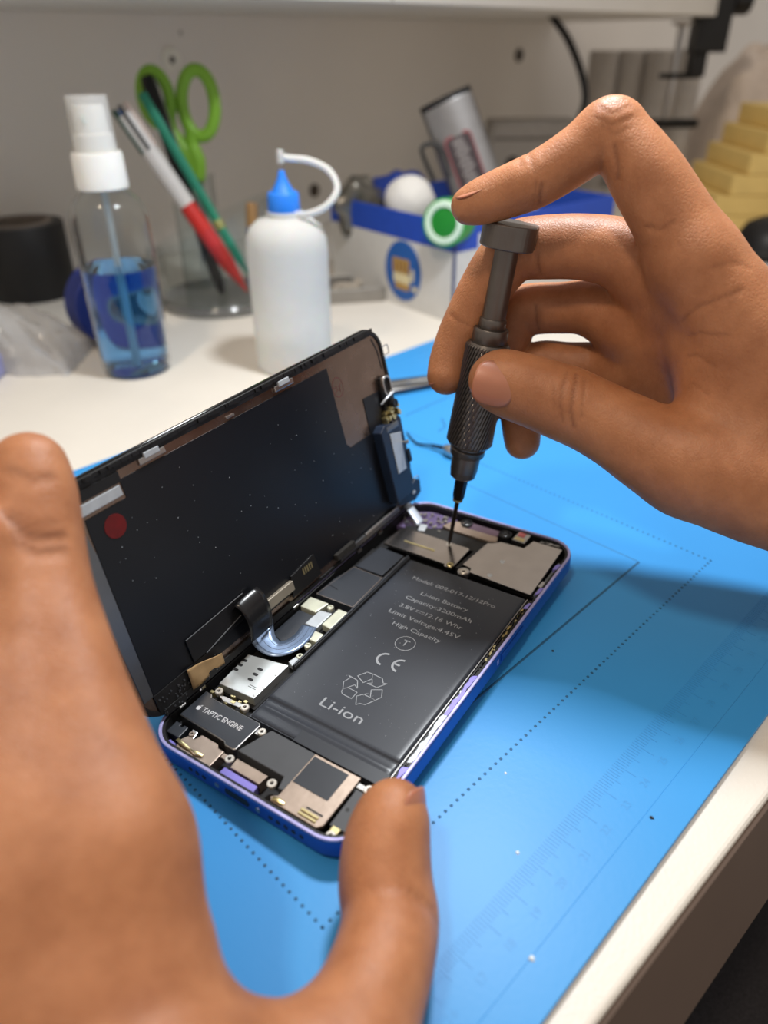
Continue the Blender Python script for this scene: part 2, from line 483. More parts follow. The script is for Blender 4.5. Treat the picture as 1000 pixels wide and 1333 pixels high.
# plastic washers and screws on the wall
M_washer = mat('pale_plastic', (242, 240, 230), 0.45, var=0.03)
M_dark = mat('dark_hole', (40, 36, 33), 0.7)
for nm, x, z, r, lab in (('wall_screw', 286, 160.4, 9.5, 'pale round screw cap on the wall above the green scissors'),
                         ('wall_screw', 810, 158, 7.5, 'dark round screw hole cover on the wall near the hanging cable')):
    e = empty(nm, (x, 560, z), label=lab, cat='screw cap')
    Rm = Matrix.Rotation(PI / 2, 4, 'X')
    mm_ = M_washer if x < 500 else mat('grey_cap', (96, 90, 84), 0.5)
    MB().lathe([(r, 0), (r * 1.02, 2.2), (r * 0.9, 3.4), (r * 0.74, 2.2), (r * 0.66, 3.0), (0.01, 2.6)], 28, Rm).build('washer', mm_, e, smooth=True)
    mb = MB()
    for k in range(3):
        a = k * PI / 3
        mb.box(-r * 0.36, r * 0.36, -0.7, 0.7, 2.4, 3.1, Rm @ Matrix.Rotation(a, 4, 'Z'))
    mb.build('star_slot', M_dark, e)
e = MB().lathe([(2.2, 0), (1.6, 0.5), (0.01, 0.5)], 14, Matrix.Rotation(PI / 2, 4, 'X')).build('wall_plug', M_joint, loc=(300, 560, 181))
tag(e, 'tiny filled hole in the wall close under the shelf', 'wall plug')
e = empty('wall_screw', (446, 560, 33), label='small brown screw head low on the wall behind the dropper bottle', cat='screw')
MB().lathe([(7, 0), (7, 1), (5, 2.4), (0.01, 2.8)], 20, Matrix.Rotation(PI / 2, 4, 'X')).build('head', mat('brown_cap', (84, 72, 62), 0.5), e, smooth=True)
MB().box(-3.5, 3.5, -3.0, -2.6, -0.5, 0.5).build('slot', M_dark, e)

# ================================================================== the blue silicone mat
M_mat = mat('blue_silicone', (58, 150, 220), 0.42, var=0.03, vscale=14, bump=0.12, bscale=700, bdist=0.0002, spec=0.4)
M_mat_line = mat('blue_silicone_groove', (34, 92, 134), 0.6, var=0.05)
M_mat_soft = mat('blue_silicone_emboss', (54, 143, 212), 0.45, var=0.03)
smat = empty('silicone_mat', (0, 0, -2), label='bright blue silicone repair mat with embossed rulers and dotted lines', cat='mat')
# slab with a raised border: stepped profile, working field 0.0, border +0.7
X0, X1, Y0, Y1 = -185, 270, -100, 193
MB().prism(rrect(X0, X1, Y0, Y1, 6), 0.02, 1.6).build('mat_base', M_mat, smat, bevel=0.5)
MB().ring(rrect(X0, X1, Y0, Y1, 6), rrect(X0 + 9, X1 - 9, Y0 + 9, Y1 - 9, 4), 1.6, 2.12).build('mat_border', M_mat, smat, bevel=0.12)
MB().prism(rrect(X0 + 9.02, X1 - 9.02, Y0 + 9.02, Y1 - 9.02, 3.98), 1.6, 2.0).build('mat_field', M_mat, smat, bevel=0.05)


def dotted(x0, y0, x1, y1, step=2.35):
    n = int(math.hypot(x1 - x0, y1 - y0) / step)
    mb = MB()
    for k in range(n + 1):
        x = x0 + (x1 - x0) * k / n
        y = y0 + (y1 - y0) * k / n
        mb.lathe([(0.52, 1.98), (0.46, 2.08), (0.25, 2.13), (0.01, 2.14)], 6, Matrix.Translation((x, y, 0)), cap=False)
    o = mb.build('dotted_line', M_mat_line, smat, smooth=True)
    o['kind'] = 'stuff'


dotted(-77, -53.6, 121, -53.6)
dotted(121, -53.6, 121, 122)
dotted(-77, -53.6, -77, 122)
dotted(-77, 122, 121, 122)


def groove(pts, w=0.9):
    MB().tube([(x, y, 1.96) for x, y in pts], w / 2, 6, flat=0.35, up=(0, 0, 1)).build('embossed_line', M_mat_line, smat, smooth=True)


groove([(-58, -34.4), (100.8, -34.4)], 1.0)
groove([(101, -34.4), (101, 60)], 0.5)
groove([(118, 75.5), (123, 84), (118, 92), (112, 95)], 0.8)
groove([(146, 106), (140, 98), (133, 97)], 0.9)
groove([(135, 122.6), (240, 122.6)], 0.9)
tk = MB()
k = 0
for x in np.arange(-150, 150, 1.0):
    ln = 6.6 if k % 10 == 0 else (5.0 if k % 5 == 0 else 3.4)
    tk.box(x - 0.13, x + 0.13, -76.8 - ln, -76.8, 1.9, 2.06)
    k += 1
o = tk.build('ruler_ticks', M_mat_soft, smat)
o['kind'] = 'stuff'
for i in range(26):
    text('ruler_number', str(10 + i), 3.0, (-130 + 10.0 * i, -86.2, 2.02), M_mat_soft, smat, thick=0.03)

# crumbs lying on the mat
M_crumb = mat('dark_crumb', (30, 28, 28), 0.6)
M_crumbw = mat('pale_crumb', (200, 214, 224), 0.4)


def crumb(x, y, r, m, label, z=0.0):
    b = MB()
    R = rng.random
    pts = [(r * (0.7 + 0.5 * R()) * math.cos(a), r * (0.7 + 0.5 * R()) * math.sin(a)) for a in np.arange(0, 2 * PI, PI / 4)]
    b.prism(pts, 0, r * 0.5, [(p * 0.6, q * 0.6) for p, q in pts])
    tag(b.build('crumb', m, loc=(x, y, z)), label, 'crumb')


crumb(1.2, -92.7, 0.7, M_crumb, 'dark crumb on the mat border near the desk edge', 0.12)
crumb(-49.3, -91.2, 0.85, M_crumbw, 'pale flake on the mat border nearest the viewer', 0.12)
crumb(36, -39, 0.5, M_crumb, 'dark speck on the mat beside the phone, near the solid line')
crumb(-31, -74, 0.6, M_crumbw, 'pale speck on the mat among the ruler ticks')
crumb(-14, -57.5, 0.45, M_crumbw, 'tiny pale speck beside the long dotted line')

# ================================================================== the opened phone
PHONE_ROT = [[0.196761, 0.980036, -0.028543], [-0.979888, 0.197552, 0.028172], [0.033248, 0.022426, 0.999195]]
PHONE_LOC = [0.0, 0.0, 2.792]
M_blue = mat('blue_anodised', (30, 84, 170), 0.34, metal=0.55, var=0.05, vscale=40)
M_lip = mat('worn_lilac_lip', (176, 172, 222), 0.4, metal=0.35, var=0.2, vscale=260)
M_lilac = mat('lilac_housing', (140, 132, 214), 0.45, metal=0.2, var=0.08, vscale=200)
M_black = mat('black_plastic', (20, 20, 22), 0.45, var=0.1)
M_shield = mat('black_shield', (38, 42, 50), 0.38, var=0.07, vscale=150, spec=0.6)
M_chassis = mat('dark_chassis', (16, 15, 17), 0.5, var=0.3, vscale=300)
M_silver = mat('silver_shield', (198, 192, 188), 0.2, metal=1.0, var=0.06, vscale=180, rvar=0.04, bump=0.03, bscale=500)
M_reader = mat('bright_reader', (206, 210, 210), 0.28, metal=0.65, var=0.06, vscale=60)
M_steel = mat('steel', (190, 188, 186), 0.3, metal=1.0, var=0.05)
M_gold = mat('pale_gold', (214, 200, 150), 0.32, metal=0.9, var=0.06)
M_goldpad = mat('pale_gold_cover', (206, 208, 190), 0.4, metal=0.35, var=0.08, vscale=300)
M_whitepad = mat('grey_white_cover', (186, 192, 198), 0.4, metal=0.3, var=0.08, vscale=300)
M_copper = mat('pink_copper', (178, 160, 146), 0.36, metal=0.85, var=0.08, vscale=220, bump=0.1, bscale=400)
M_bat = mat('battery_wrap', (54, 58, 66), 0.31, var=0.05, vscale=60, bump=0.03, bscale=90, bdist=0.0006)
M_print = mat('grey_print', (150, 154, 160), 0.5, var=0.04)
M_printw = mat('white_print', (220, 220, 222), 0.5, var=0.03)
M_flex = mat('flex_cable', (120, 138, 166), 0.28, metal=0.6, var=0.15, vscale=150)
M_flexk = mat('black_flex', (26, 26, 28), 0.25, var=0.1)
M_tan = mat('tan_copper_foil', (190, 156, 112), 0.4, metal=0.55, var=0.15, vscale=160, bump=0.3, bscale=250)
M_pink = mat('pink_glass', (206, 110, 108), 0.25, var=0.1)
M_grey = mat('grey_block', (70, 72, 76), 0.5, var=0.06)

phone = empty('phone', PHONE_LOC, PHONE_ROT, 'opened blue phone lying on the mat with battery and circuit parts exposed', 'phone')
HW, HL = 35.75, 73.35
outer = rrect(-HW, HW, -HL, HL, 10.5, 10)
inner = rrect(-HW + 2.0, HW - 2.0, -HL + 2.0, HL - 2.0, 8.6, 10)
lip_o = rrect(-HW + 0.25, HW - 0.25, -HL + 0.25, HL - 0.25, 10.2, 10)
lip_i = rrect(-HW + 1.15, HW - 1.15, -HL + 1.15, HL - 1.15, 9.4, 10)
MB().ring(outer, inner, 0.5, 5.9).build('side_band', M_blue, phone, smooth=True, bevel=0.35)
MB().ring(lip_o, lip_i, 5.9, 6.55).build('lip', M_lip, phone, smooth=True, bevel=0.15)
MB().ring(lip_i, rrect(-HW + 2.05, HW - 2.05, -HL + 2.05, HL - 2.05, 8.5, 10), 1.5, 6.02).build('inner_liner', M_black, phone, smooth=True)
MB().prism(rrect(-HW + 0.4, HW - 0.4, -HL + 0.4, HL - 0.4, 10), 0.0, 0.5).build('back_glass', M_blue, phone)
MB().prism(inner, 0.5, 1.5).build('midframe', M_chassis, phone)
# side button, antenna gaps, charging port and speaker holes in the bottom edge
MB().box(HW - 0.1, HW + 0.35, 8, 24, 2.0, 4.6).build('side_button', M_blue, phone, bevel=0.3)
MB().box(HW - 0.05, HW + 0.06, 5.2, 6.2, 2.4, 4.2).build('side_mark', M_lip, phone, bevel=0.05)
MB().prism([(p[0], p[1]) for p in rrect(-4.3, 4.3, 2.1, 4.4, 1.1)], -0.02, 0.12).build('charging_port', M_chassis, phone).matrix_local = Matrix.Translation((0, -HL * MM, 0)) @ Matrix.Rotation(PI / 2, 4, 'X')
for x in (-7.2, 7.2):
    MB().lathe([(0.85, 0), (0.85, 0.12), (0.01, 0.1)], 12).build('bottom_screw', M_steel, phone).matrix_local = Matrix.Translation((x * MM, -HL * MM, 3.2 * MM)) @ Matrix.Rotation(PI / 2, 4, 'X')
for x in (-17, -14.5, -12, 11.5, 14, 16.5, 19, 21.5):
    MB().lathe([(0.72, 0), (0.72, 0.1), (0.01, 0.1)], 12).build('speaker_hole', M_chassis, phone).matrix_local = Matrix.Translation((x * MM, -HL * MM, 3.2 * MM)) @ Matrix.Rotation(PI / 2, 4, 'X')


def plate(name, poly, z0, z1, m, bevel=0.15, parent=None, label=None):
    o = MB().prism(poly, z0, z1).build(name, m, parent or phone, bevel=bevel)
    if label: o['label'] = label
    return o


def rect(x0, x1, y0, y1):
    return [(x0, y0), (x1, y0), (x1, y1), (x0, y1)]


M_screw = mat('screw_steel', (214, 209, 200), 0.35, metal=0.55, var=0.05)


def screw(x, y, z, r=1.25, m=None, parent=None):
    o = MB().lathe([(r * 0.8, -1.2), (r, -0.1), (r, 0.25), (r * 0.85, 0.42), (r * 0.45, 0.42), (r * 0.35, 0.15), (0.01, 0.1)], 18).build('screw', m or M_screw, parent or phone, smooth=True, loc=(x, y, z))
    mb = MB()
    mb.box(-r * 0.42, r * 0.42, -r * 0.1, r * 0.1, 0.1, 0.3)
    mb.box(-r * 0.1, r * 0.1, -r * 0.42, r * 0.42, 0.1, 0.301)
    mb.build('slot', M_dark, o)
    return o


# --- battery: soft-edged pouch with a folded end
def bat_top(u, v):
    x = -15.3 + 46.6 * u
    y = -51.6 + 87.9 * v
    ex = min(x + 15.3, 31.3 - x)
    ey = min(y + 51.6, 36.3 - y)
    z = 5.35
    if y < -43.2:
        z = 4.75 + 0.3 * math.exp(-((y + 46.6) / 0.9) ** 2) * min(1, ex / 3)
        t = min(1, max(0, (y + 43.6) / 0.4))
        z = z + (5.35 - z) * max(0, t)
    for e_ in (ex, ey):
        if e_ < 1.0:
            z -= (1 - math.sqrt(max(0, 1 - (1 - e_) ** 2))) * 1.0
    return (x, y, z)


bm_ = MB()
us = [0, .006, .014, .022, .05, .2, .35, .5, .65, .8, .95, .978, .986, .994, 1]
vs = [0, .003, .007, .012, .02, .03, .04, .045, .05, .055, .06, .065, .07, .08, .0885, .092, .0945, .098, .11, .2, .35, .5, .65, .8, .95, .985, .989, .993, .997, 1]
pts = [bat_top(u, v) for v in vs for u in us]
nu = len(us)
bm_.add(pts, [(j * nu + i, j * nu + i + 1, (j + 1) * nu + i + 1, (j + 1) * nu + i) for j in range(len(vs) - 1) for i in range(nu - 1)])
bm_.box(-15.3, 31.3, -51.6, 36.3, 1.5, 4.3)
bat = bm_.build('battery', M_bat, phone, smooth=True, angle=60)
bat['label'] = 'black battery with grey printed lettering'
ZB = 5.36
text('battery_print', 'Model: 009-017-12/12Pro', 2.55, (8.0, 26.9, ZB), M_print, bat, width=32.4)
text('battery_print', 'Li-ion Battery', 2.55, (8.1, 20.7, ZB), M_print, bat, width=18.2)
text('battery_print', 'Capacity:3200mAh', 2.55, (8.2, 16.4, ZB), M_print, bat, width=25.4)
text('battery_print', '3.8V', 2.55, (-1.3, 11.8, ZB), M_print, bat, width=5.6)
text('battery_print', '12.16 Whr', 2.55, (13.0, 11.8, ZB), M_print, bat, width=13.8)
mb = MB()
mb.box(2.2, 5.6, 12.15, 12.35, 0.02, 0.04)
for k in range(3):
    mb.box(2.2 + 1.25 * k, 3.1 + 1.25 * k, 11.35, 11.55, 0.02, 0.04)
mb.build('direct_current_mark', M_print, bat, loc=(0, 0, ZB))
text('battery_print', 'Limit Voltage:4.45V', 2.55, (7.8, 7.5, ZB), M_print, bat, width=26.8)
text('battery_print', 'High Capacity', 2.55, (8.0, 2.8, ZB), M_print, bat, width=18.0)
text('battery_print', 'T', 3.9, (7.75, -3.6, ZB), M_print, bat)
MB().ring(circle(7.75, -3.6, 3.35, 36), circle(7.75, -3.6, 3.12, 36), ZB + 0.01, ZB + 0.04).build('circle_mark', M_print, bat)
text('battery_print', 'Li-ion', 5.0, (7.2, -36.9, ZB), M_print, bat, width=14.6)


def arc_strip(mb, cx, cy, r, w, a0, a1, z):
    n = 18
    pts = []
    for k in range(n + 1):
        a = math.radians(a0 + (a1 - a0) * k / n)
        pts += [((r - w / 2) * math.cos(a) + cx, (r - w / 2) * math.sin(a) + cy, z), ((r + w / 2) * math.cos(a) + cx, (r + w / 2) * math.sin(a) + cy, z)]
    mb.add(pts, [(2 * k, 2 * k + 1, 2 * k + 3, 2 * k + 2) for k in range(n)])


mb = MB()
arc_strip(mb, 6.3, -13.0, 2.55, 0.75, 90, 270, ZB + 0.03)
arc_strip(mb, 12.0, -13.0, 2.55, 0.75, 90, 270, ZB + 0.03)
mb.box(9.6, 11.7, -13.35, -12.65, ZB + 0.01, ZB + 0.03)
mb.build('conformity_mark', M_print, bat)


def outline(mb, poly, w, z):
    n = len(poly)
    for i in range(n):
        a = Vector(poly[i])
        b = Vector(poly[(i + 1) % n])
        t = (b - a).normalized()
        nn = Vector((-t.y, t.x)) * (w / 2)
        a2, b2 = a - t * w * 0.4, b + t * w * 0.4
        mb.add([(*(a2 - nn), z), (*(b2 - nn), z), (*(b2 + nn), z), (*(a2 + nn), z)], [(0, 1, 2, 3)])


mb = MB()
for poly in ([(3.0, -23.1), (4.6, -20.3), (6.5, -20.1), (7.5, -21.9), (6.1, -24.6)],
             [(6.5, -20.1), (10.1, -20.2), (11.4, -21.7), (12.5, -21.3), (10.7, -24.1), (7.3, -24.2), (8.5, -23.3), (7.5, -21.9)],
             [(0.6, -24.3), (4.1, -24.7), (5.9, -27.3), (4.4, -26.6), (2.4, -29.9), (0.8, -27.3), (1.6, -24.8)],
             [(2.4, -29.9), (3.2, -28.5), (6.8, -28.7), (6.8, -31.6), (3.4, -31.5), (2.5, -30.7)],
             [(9.8, -25.7), (12.6, -24.0), (14.1, -26.6), (13.2, -28.5), (11.3, -28.4)],
             [(13.2, -28.5), (11.6, -31.5), (9.9, -31.9), (9.3, -32.9), (7.5, -30.0), (9.1, -28.2), (9.8, -27.4), (9.3, -28.4), (11.3, -28.4)]):
    outline(mb, poly, 0.24, ZB + 0.03)
mb.build('recycling_mark', M_print, bat)
mb = MB()
for k in range(120):
    x = -13 + 42 * rng.random()
    y = -40 + 72 * rng.random() ** 1.3
    r = 0.04 + 0.09 * rng.random() ** 2
    mb.box(x - r, x + r, y - r, y + r, ZB - 0.01, ZB + 0.03)
o = mb.build('dust_specks', M_print, bat)
o['kind'] = 'stuff'
# flap of wrap at the folded end
plate('wrap_flap', [(1.5, -52.2), (31.2, -52.2), (31.2, -47.8), (1.5, -47.8)], 4.6, 4.95, M_shield, 0.1, bat)

# --- rails either side of the battery
MB().box(-16.8, -16.2, -30, 37, 1.5, 5.9).build('battery_rail', M_shield, phone, bevel=0.1)
MB().box(-16.0, -15.85, -30, 37, 1.5, 5.5).build('battery_rail', M_grey, phone, bevel=0.04)
MB().box(31.6, 31.95, -50, 36, 1.5, 5.3).build('battery_rail', M_steel, phone, bevel=0.05)
MB().box(32.05, 32.6, -50, 36, 1.5, 4.9).build('battery_rail', M_black, phone, bevel=0.05)


# worn adhesive ledges with ragged edges along the right side
def ragged(x0, x1, y0, y1, step, amp):
    left, right = [], []
    y = y0
    while y < y1:
        left.append((x0 + rng.random() * amp, y))
        right.append((x1 - rng.random() * amp * 0.6, y + step * 0.4))
        y += step * (0.6 + 0.8 * rng.random())
    return left + right[::-1]


plate('inner_ledge', rect(32.7, 34.3, -58, 37), 1.5, 4.6, M_chassis, 0.05)
for (y0, y1, m_) in ((-58, -44, M_lilac), (-43, -12, M_whitepad), (-24, -4, M_lilac), (30, 34, M_lilac), (39, 44, M_lilac), (55, 59, M_lilac)):
    plate('worn_ledge', ragged(32.5, 34.5, y0, y1, 1.6, 0.9), 4.6, 6.08 + 0.1 * rng.random(), m_, 0.05)
mb = MB()
for k in range(70):
    y = -54 + 92 * rng.random()
    x = 32.9 + 1.1 * rng.random()
    s = 0.15 + 0.35 * rng.random()
    mb.box(x - s * 0.6, x + s * 0.6, y - s * 1.4, y + s * 1.4, 4.4, 5.5 + 0.5 * rng.random())
o = mb.build('adhesive_bits', M_chassis, phone)
o['kind'] = 'stuff'
mb = MB()
for k in range(26):
    y = 2 + 36 * rng.random()
    x = 32.6 + 1.0 * rng.random()
    s = 0.12 + 0.22 * rng.random()
    mb.box(x - s, x + s, y - s * 2, y + s * 2, 4.4, 5.6 + 0.3 * rng.random())
o = mb.build('solder_bits', M_gold, phone)
o['kind'] = 'stuff'

# --- vibration motor block with its printed label
TAP = [(-32.4, -51.7), (-30.0, -51.7), (-29.0, -52.7), (-10.1, -52.7), (-9.3, -53.4), (-9.5, -63.2), (-10.2, -63.7), (-13.2, -63.7), (-14.2, -62.9), (-32.4, -62.5)]
cx_, cy_ = -20.9, -57.7


def inset(poly, d):
    n = len(poly)
    out = []
    area = sum(poly[i][0] * poly[(i + 1) % n][1] - poly[(i + 1) % n][0] * poly[i][1] for i in range(n))
    s = 1 if area > 0 else -1
    for i in range(n):
        p0, p1, p2 = Vector(poly[i - 1]), Vector(poly[i]), Vector(poly[(i + 1) % n])
        t0, t1 = (p1 - p0).normalized(), (p2 - p1).normalized()
        n0, n1 = Vector((-t0.y, t0.x)) * s, Vector((-t1.y, t1.x)) * s
        k = n0 + n1
        k = k / max(0.35, (1 + n0.dot(n1)))
        q = p1 + k * d
        out.append((q.x, q.y))
    return out


tap = plate('vibration_motor', TAP, 1.5, 5.5, M_steel, 0.2, label='black labelled vibration motor with silver edge')
plate('motor_label', inset(TAP, 0.28), 5.45, 5.62, M_shield, 0.03, tap)
text('motor_print', 'TAPTIC ENGINE', 2.45, (-20.3, -57.35, 5.63), M_printw, tap, width=15.0, bold=0.005, rotm=Matrix.Rotation(math.radians(1.5), 3, 'Z'))
mb = MB()
ap = []
for k in range(26):
    a = 2 * PI * k / 26
    r = 0.78 * (1 - 0.12 * max(0, math.cos(a - PI / 2)) ** 8 - 0.1 * max(0, math.cos(a + PI / 2)) ** 10)
    ap.append((-29.35 + r * 0.95 * math.cos(a), -57.75 + r * math.sin(a)))
# bite on the right side
ap = [(x, y) if math.hypot(x + 28.35, y + 57.65) > 0.45 else (-28.35 + 0.45 * (x + 28.35) / max(1e-6, math.hypot(x + 28.35, y + 57.65)), -57.65 + 0.45 * (y + 57.65) / max(1e-6, math.hypot(x + 28.35, y + 57.65))) for x, y in ap]
mb.prism(ap, 5.63, 5.66)
mb.prism([(-29.35, -56.95), (-29.1, -56.55), (-28.75, -56.4), (-28.85, -56.75), (-29.1, -56.95)], 5.63, 5.66)
mb.build('fruit_emblem', M_printw, tap)
screw(-7.4, -54.8, 5.3)
plate('motor_tab', rect(-9.2, -8.0, -56.2, -54.2), 3, 5.2, M_steel)

# --- bottom row of modules
gp = plate('antenna_plate', [(-25.6, -68.6), (-24.6, -66.6), (-22.0, -66.3), (-21.4, -64.3), (-15.2, -64.3), (-14.2, -65.3), (-12.0, -65.3), (-11.8, -71.6), (-20.6, -72.0), (-24.8, -71.0)], 1.5, 5.2, M_copper, 0.15)
plate('antenna_tab', [(-25.4, -64.0), (-23.4, -64.0), (-22.6, -66.4), (-24.6, -66.8)], 3, 5.0, M_steel)
screw(-24.1, -65.6, 5.0, 0.9, M_copper)
MB().tube(spline([(-26.0, -69.2, 5.5), (-23.5, -69.6, 6.0), (-20.5, -69.9, 5.7), (-18.2, -70.0, 6.1), (-15.8, -69.6, 5.6)], 5), [0.55] * 5 + [0.4] * 5 + [0.25] * 5 + [0.45] * 6, 8, flat=0.45).build('spring_contact', M_gold, phone, smooth=True)
plate('dark_block', [(-31.4, -64.5), (-29.2, -64.5), (-29.2, -65.3), (-28.2, -65.3), (-28.2, -64.5), (-26.6, -64.5), (-26.2, -68.6), (-31.1, -68.7)], 1.5, 5.4, M_shield, 0.2)
screw(-8.9, -66.3, 5.0, 1.35)
plate('screw_tab', rect(-11.8, -9.4, -67.1, -65.5), 4, 5.0, M_copper)
plate('microphone_cover', [(-7.2, -65.1), (3.8, -65.1), (3.4, -68.3), (-6.8, -68.3)], 1.5, 5.2, M_copper, 0.12)
plate('lilac_ledge', [(-10.9, -71.8), (-8.6, -70.8), (-8.5, -68.7), (3.2, -68.7), (3.6, -71.9)], 1.5, 4.6, M_lilac, 0.1)
plate('lilac_ledge', [(-30.0, -72.0), (-24.6, -72.0), (-24.6, -70.2), (-28.6, -69.6)], 1.5, 4.4, M_lilac, 0.1)
screw(6.3, -66.4, 5.2, 1.35)
screw(28.4, -70.3, 5.0, 1.3)
plate('screw_tab', rect(27.2, 29.6, -69.4, -67.6), 4, 5.2, M_gold)
plate('loudspeaker', [(-8.9, -63.2), (-8.4, -61.6), (-5.6, -53.2), (-5.0, -52.9), (10.3, -52.9), (10.3, -66.5), (8.7, -66.8), (7.6, -63.2)], 1.5, 5.45, M_grey, 0.25, label='dark grey loudspeaker box')
cp = plate('speaker_bracket', [(10.2, -53.0), (25.4, -53.0), (25.4, -69.3), (24.2, -70.7), (9.6, -70.7), (8.6, -69.6), (10.2, -68.4)], 4.4, 5.6, M_copper, 0.2)
plate('black_pad', rect(10.7, 22.1, -63.2, -53.9), 5.55, 5.72, M_shield, 0.04, cp)
MB().tube(spline([(9.7, -69.9, 5.8), (11.2, -69.8, 6.2), (13.2, -69.6, 5.8)], 5), 0.6, 8, flat=0.4).build('spring_contact', M_gold, cp, smooth=True)
for dx in (0, 1.1):
    MB().box(17.8, 23.3, -69.9 + dx, -69.2 + dx, 5.6, 6.0).build('gold_finger', M_gold, cp, bevel=0.12)
MB().box(18.6, 23.8, -67.6, -67.1, 5.58, 5.64).build('cut_slot', M_chassis, cp)
plate('corner_module', [(25.9, -56.0), (31.2, -56.0), (33.4, -58), (33.2, -64), (31.2, -67.7), (26.2, -68.0)], 1.5, 5.0, M_grey, 0.25)
MB().lathe([(0.55, 0), (0.55, 0.05), (0.01, 0.05)], 14).build('module_hole', M_chassis, phone, loc=(27.6, -62.2, 5.0))
screw(29.3, -55.0, 5.4, 1.5)
plate('screw_tab', rect(25.6, 28.3, -55.9, -54.2), 4, 5.3, M_steel)
# dark gasket strip behind the bottom lip
MB().box(-27, 26, -72.3, -71.9, 1.5, 5.2).build('gasket', M_black, phone, bevel=0.1)

# --- left column: board shields, card reader, connectors
sim = plate('card_reader', [(-32.2, -33.4), (-18.0, -30.6), (-17.9, -46.6), (-31.2, -47.4)], 1.5, 5.6, M_reader, 0.15, label='polished silver card reader with punched slots')
for (x, y) in ((-24.4, -36.5), (-24.2, -38.9), (-24.0, -41.3), (-31.3, -36.0), (-31.2, -38.2), (-31.0, -40.4)):
    o = MB().prism(rrect(x - 1.0, x + 1.0, y - 0.5, y + 0.5, 0.45, 4), 5.58, 5.63).build('punched_slot', M_chassis, sim)
for dy in (0, 0.7):
    MB().box(-22.8, -19.8, -43.8 + dy, -43.6 + dy, 5.58, 5.62).build('pressed_line', M_chassis, sim)
for y in (-35.5, -41.5, -45.3):
    MB().box(-18.9, -17.8, y - 0.7, y + 0.7, 5.4, 5.75).build('edge_tab', M_steel, sim, bevel=0.08)
screw(-18.2, -50.2, 4.9, 1.3)
screw(-29.2, -49.6, 5.1, 1.3)
plate('steel_strap', [(-28.6, -50.6), (-25.5, -51.6), (-20.0, -51.0), (-19.0, -49.2), (-22.0, -49.6), (-26.4, -49.8)], 4.0, 4.8, M_steel, 0.15)
mb = MB()
for k in range(16):
    x = -32.4 + 15 * rng.random()
    y = -51.4 + 3.0 * rng.random()
    s = 0.25 + 0.5 * rng.random()
    mb.box(x - s, x + s, y - s * 0.7, y + s * 0.7, 2.5, 4.6 + 0.6 * rng.random())
o = mb.build('board_components', M_gold, phone)
o['kind'] = 'stuff'
plate('circuit_board', [(-33.4, -48), (-16.9, -48), (-16.9, 37.5), (-33.4, 38)], 1.5, 2.6, M_chassis, 0.05)
plate('logic_shield', [(-30.4, 21.5), (-17.4, 21.3), (-17.0, 2.3), (-32.6, 1.9), (-32.3, 12)], 1.5, 5.5, M_shield, 0.2)
MB().ring([(-30.3, 21.4), (-17.5, 21.2), (-17.1, 2.4), (-32.5, 2.0)], [(-30.2, 21.3), (-17.65, 21.1), (-17.25, 2.55), (-32.4, 2.15)], 5.5, 5.54).build('shield_rim', M_copper, phone)
for pl in ([(-32.1, 8.6), (-27.4, 7.6)],):
    MB().tube([(pl[0][0], pl[0][1], 5.5), (pl[1][0], pl[1][1], 5.5)], 0.14, 6).build('shield_seam', M_chassis, phone)
plate('logic_shield', [(-30.0, 22.2), (-18.5, 22.3), (-18.2, 36.4), (-28.9, 36.9)], 1.5, 5.5, M_shield, 0.2)
plate('shield_sidewall', rect(-17.9, -17.2, 21.5, 36.5), 1.5, 5.0, M_silver, 0.1)
plate('connector_cover', [(-33.2, -0.4), (-25.4, -0.2), (-26.5, -6.3), (-33.0, -6.2)], 3, 5.6, M_goldpad, 0.25)
plate('connector_cover', [(-26.0, -4.4), (-21.4, -3.6), (-21.3, -12.4), (-26.2, -12.3)], 3, 5.4, M_whitepad, 0.25)
plate('connector_cover', [(-20.7, -0.8), (-16.9, -0.9), (-16.9, -10.6), (-20.8, -10.1)], 3, 5.7, M_goldpad, 0.25)
plate('connector_cover', [(-20.7, -13.7), (-17.2, -13.7), (-17.0, -18.1), (-20.3, -18.0)], 3, 5.7, M_goldpad, 0.25)
for (x, y) in ((-23.7, -1.5), (-18.5, -20.4)):
    MB().lathe([(1.15, -1), (1.15, 0.2), (0.95, 0.35), (0.6, 0.35), (0.5, 0.0), (0.01, -0.1)], 18).build('standoff_ring', M_goldpad, phone, smooth=True, loc=(x, y, 5.4))
plate('white_bracket', [(-16.9, -24.6), (-18.4, -24.0), (-19.4, -29.0), (-17.2, -30.0)], 3.5, 5.2, M_whitepad, 0.2)
screw(-17.7, -25.4, 5.2, 1.1, M_goldpad)
# dark flex sheet under the connectors and the curved silver flex crossing to the screen
plate('flex_sheet', [(-33, -7), (-26.6, -7), (-26.4, -13), (-21.6, -13), (-21, -20), (-26, -23), (-33, -21)], 3.2, 4.5, M_shield, 0.1)
fl = MB()


def flexpt(u, v):
    c = [(-36.2, -22.6, 9.2), (-31.5, -26.6, 7.2), (-26.2, -27.4, 6.2), (-23.0, -24.0, 5.9), (-22.4, -18.4, 5.7), (-23.8, -12.8, 5.6)]
    S = spline(c, 8)
    i = min(len(S) - 1, int(round(u * (len(S) - 1))))
    p = Vector(S[i])
    q0, q1 = Vector(S[max(0, i - 1)]), Vector(S[min(len(S) - 1, i + 1)])
    t = (q1 - q0).normalized()
    w = t.cross(Vector((0, 0, 1))).normalized()
    return p + w * ((v - 0.5) * (8.4 - 3.2 * u))


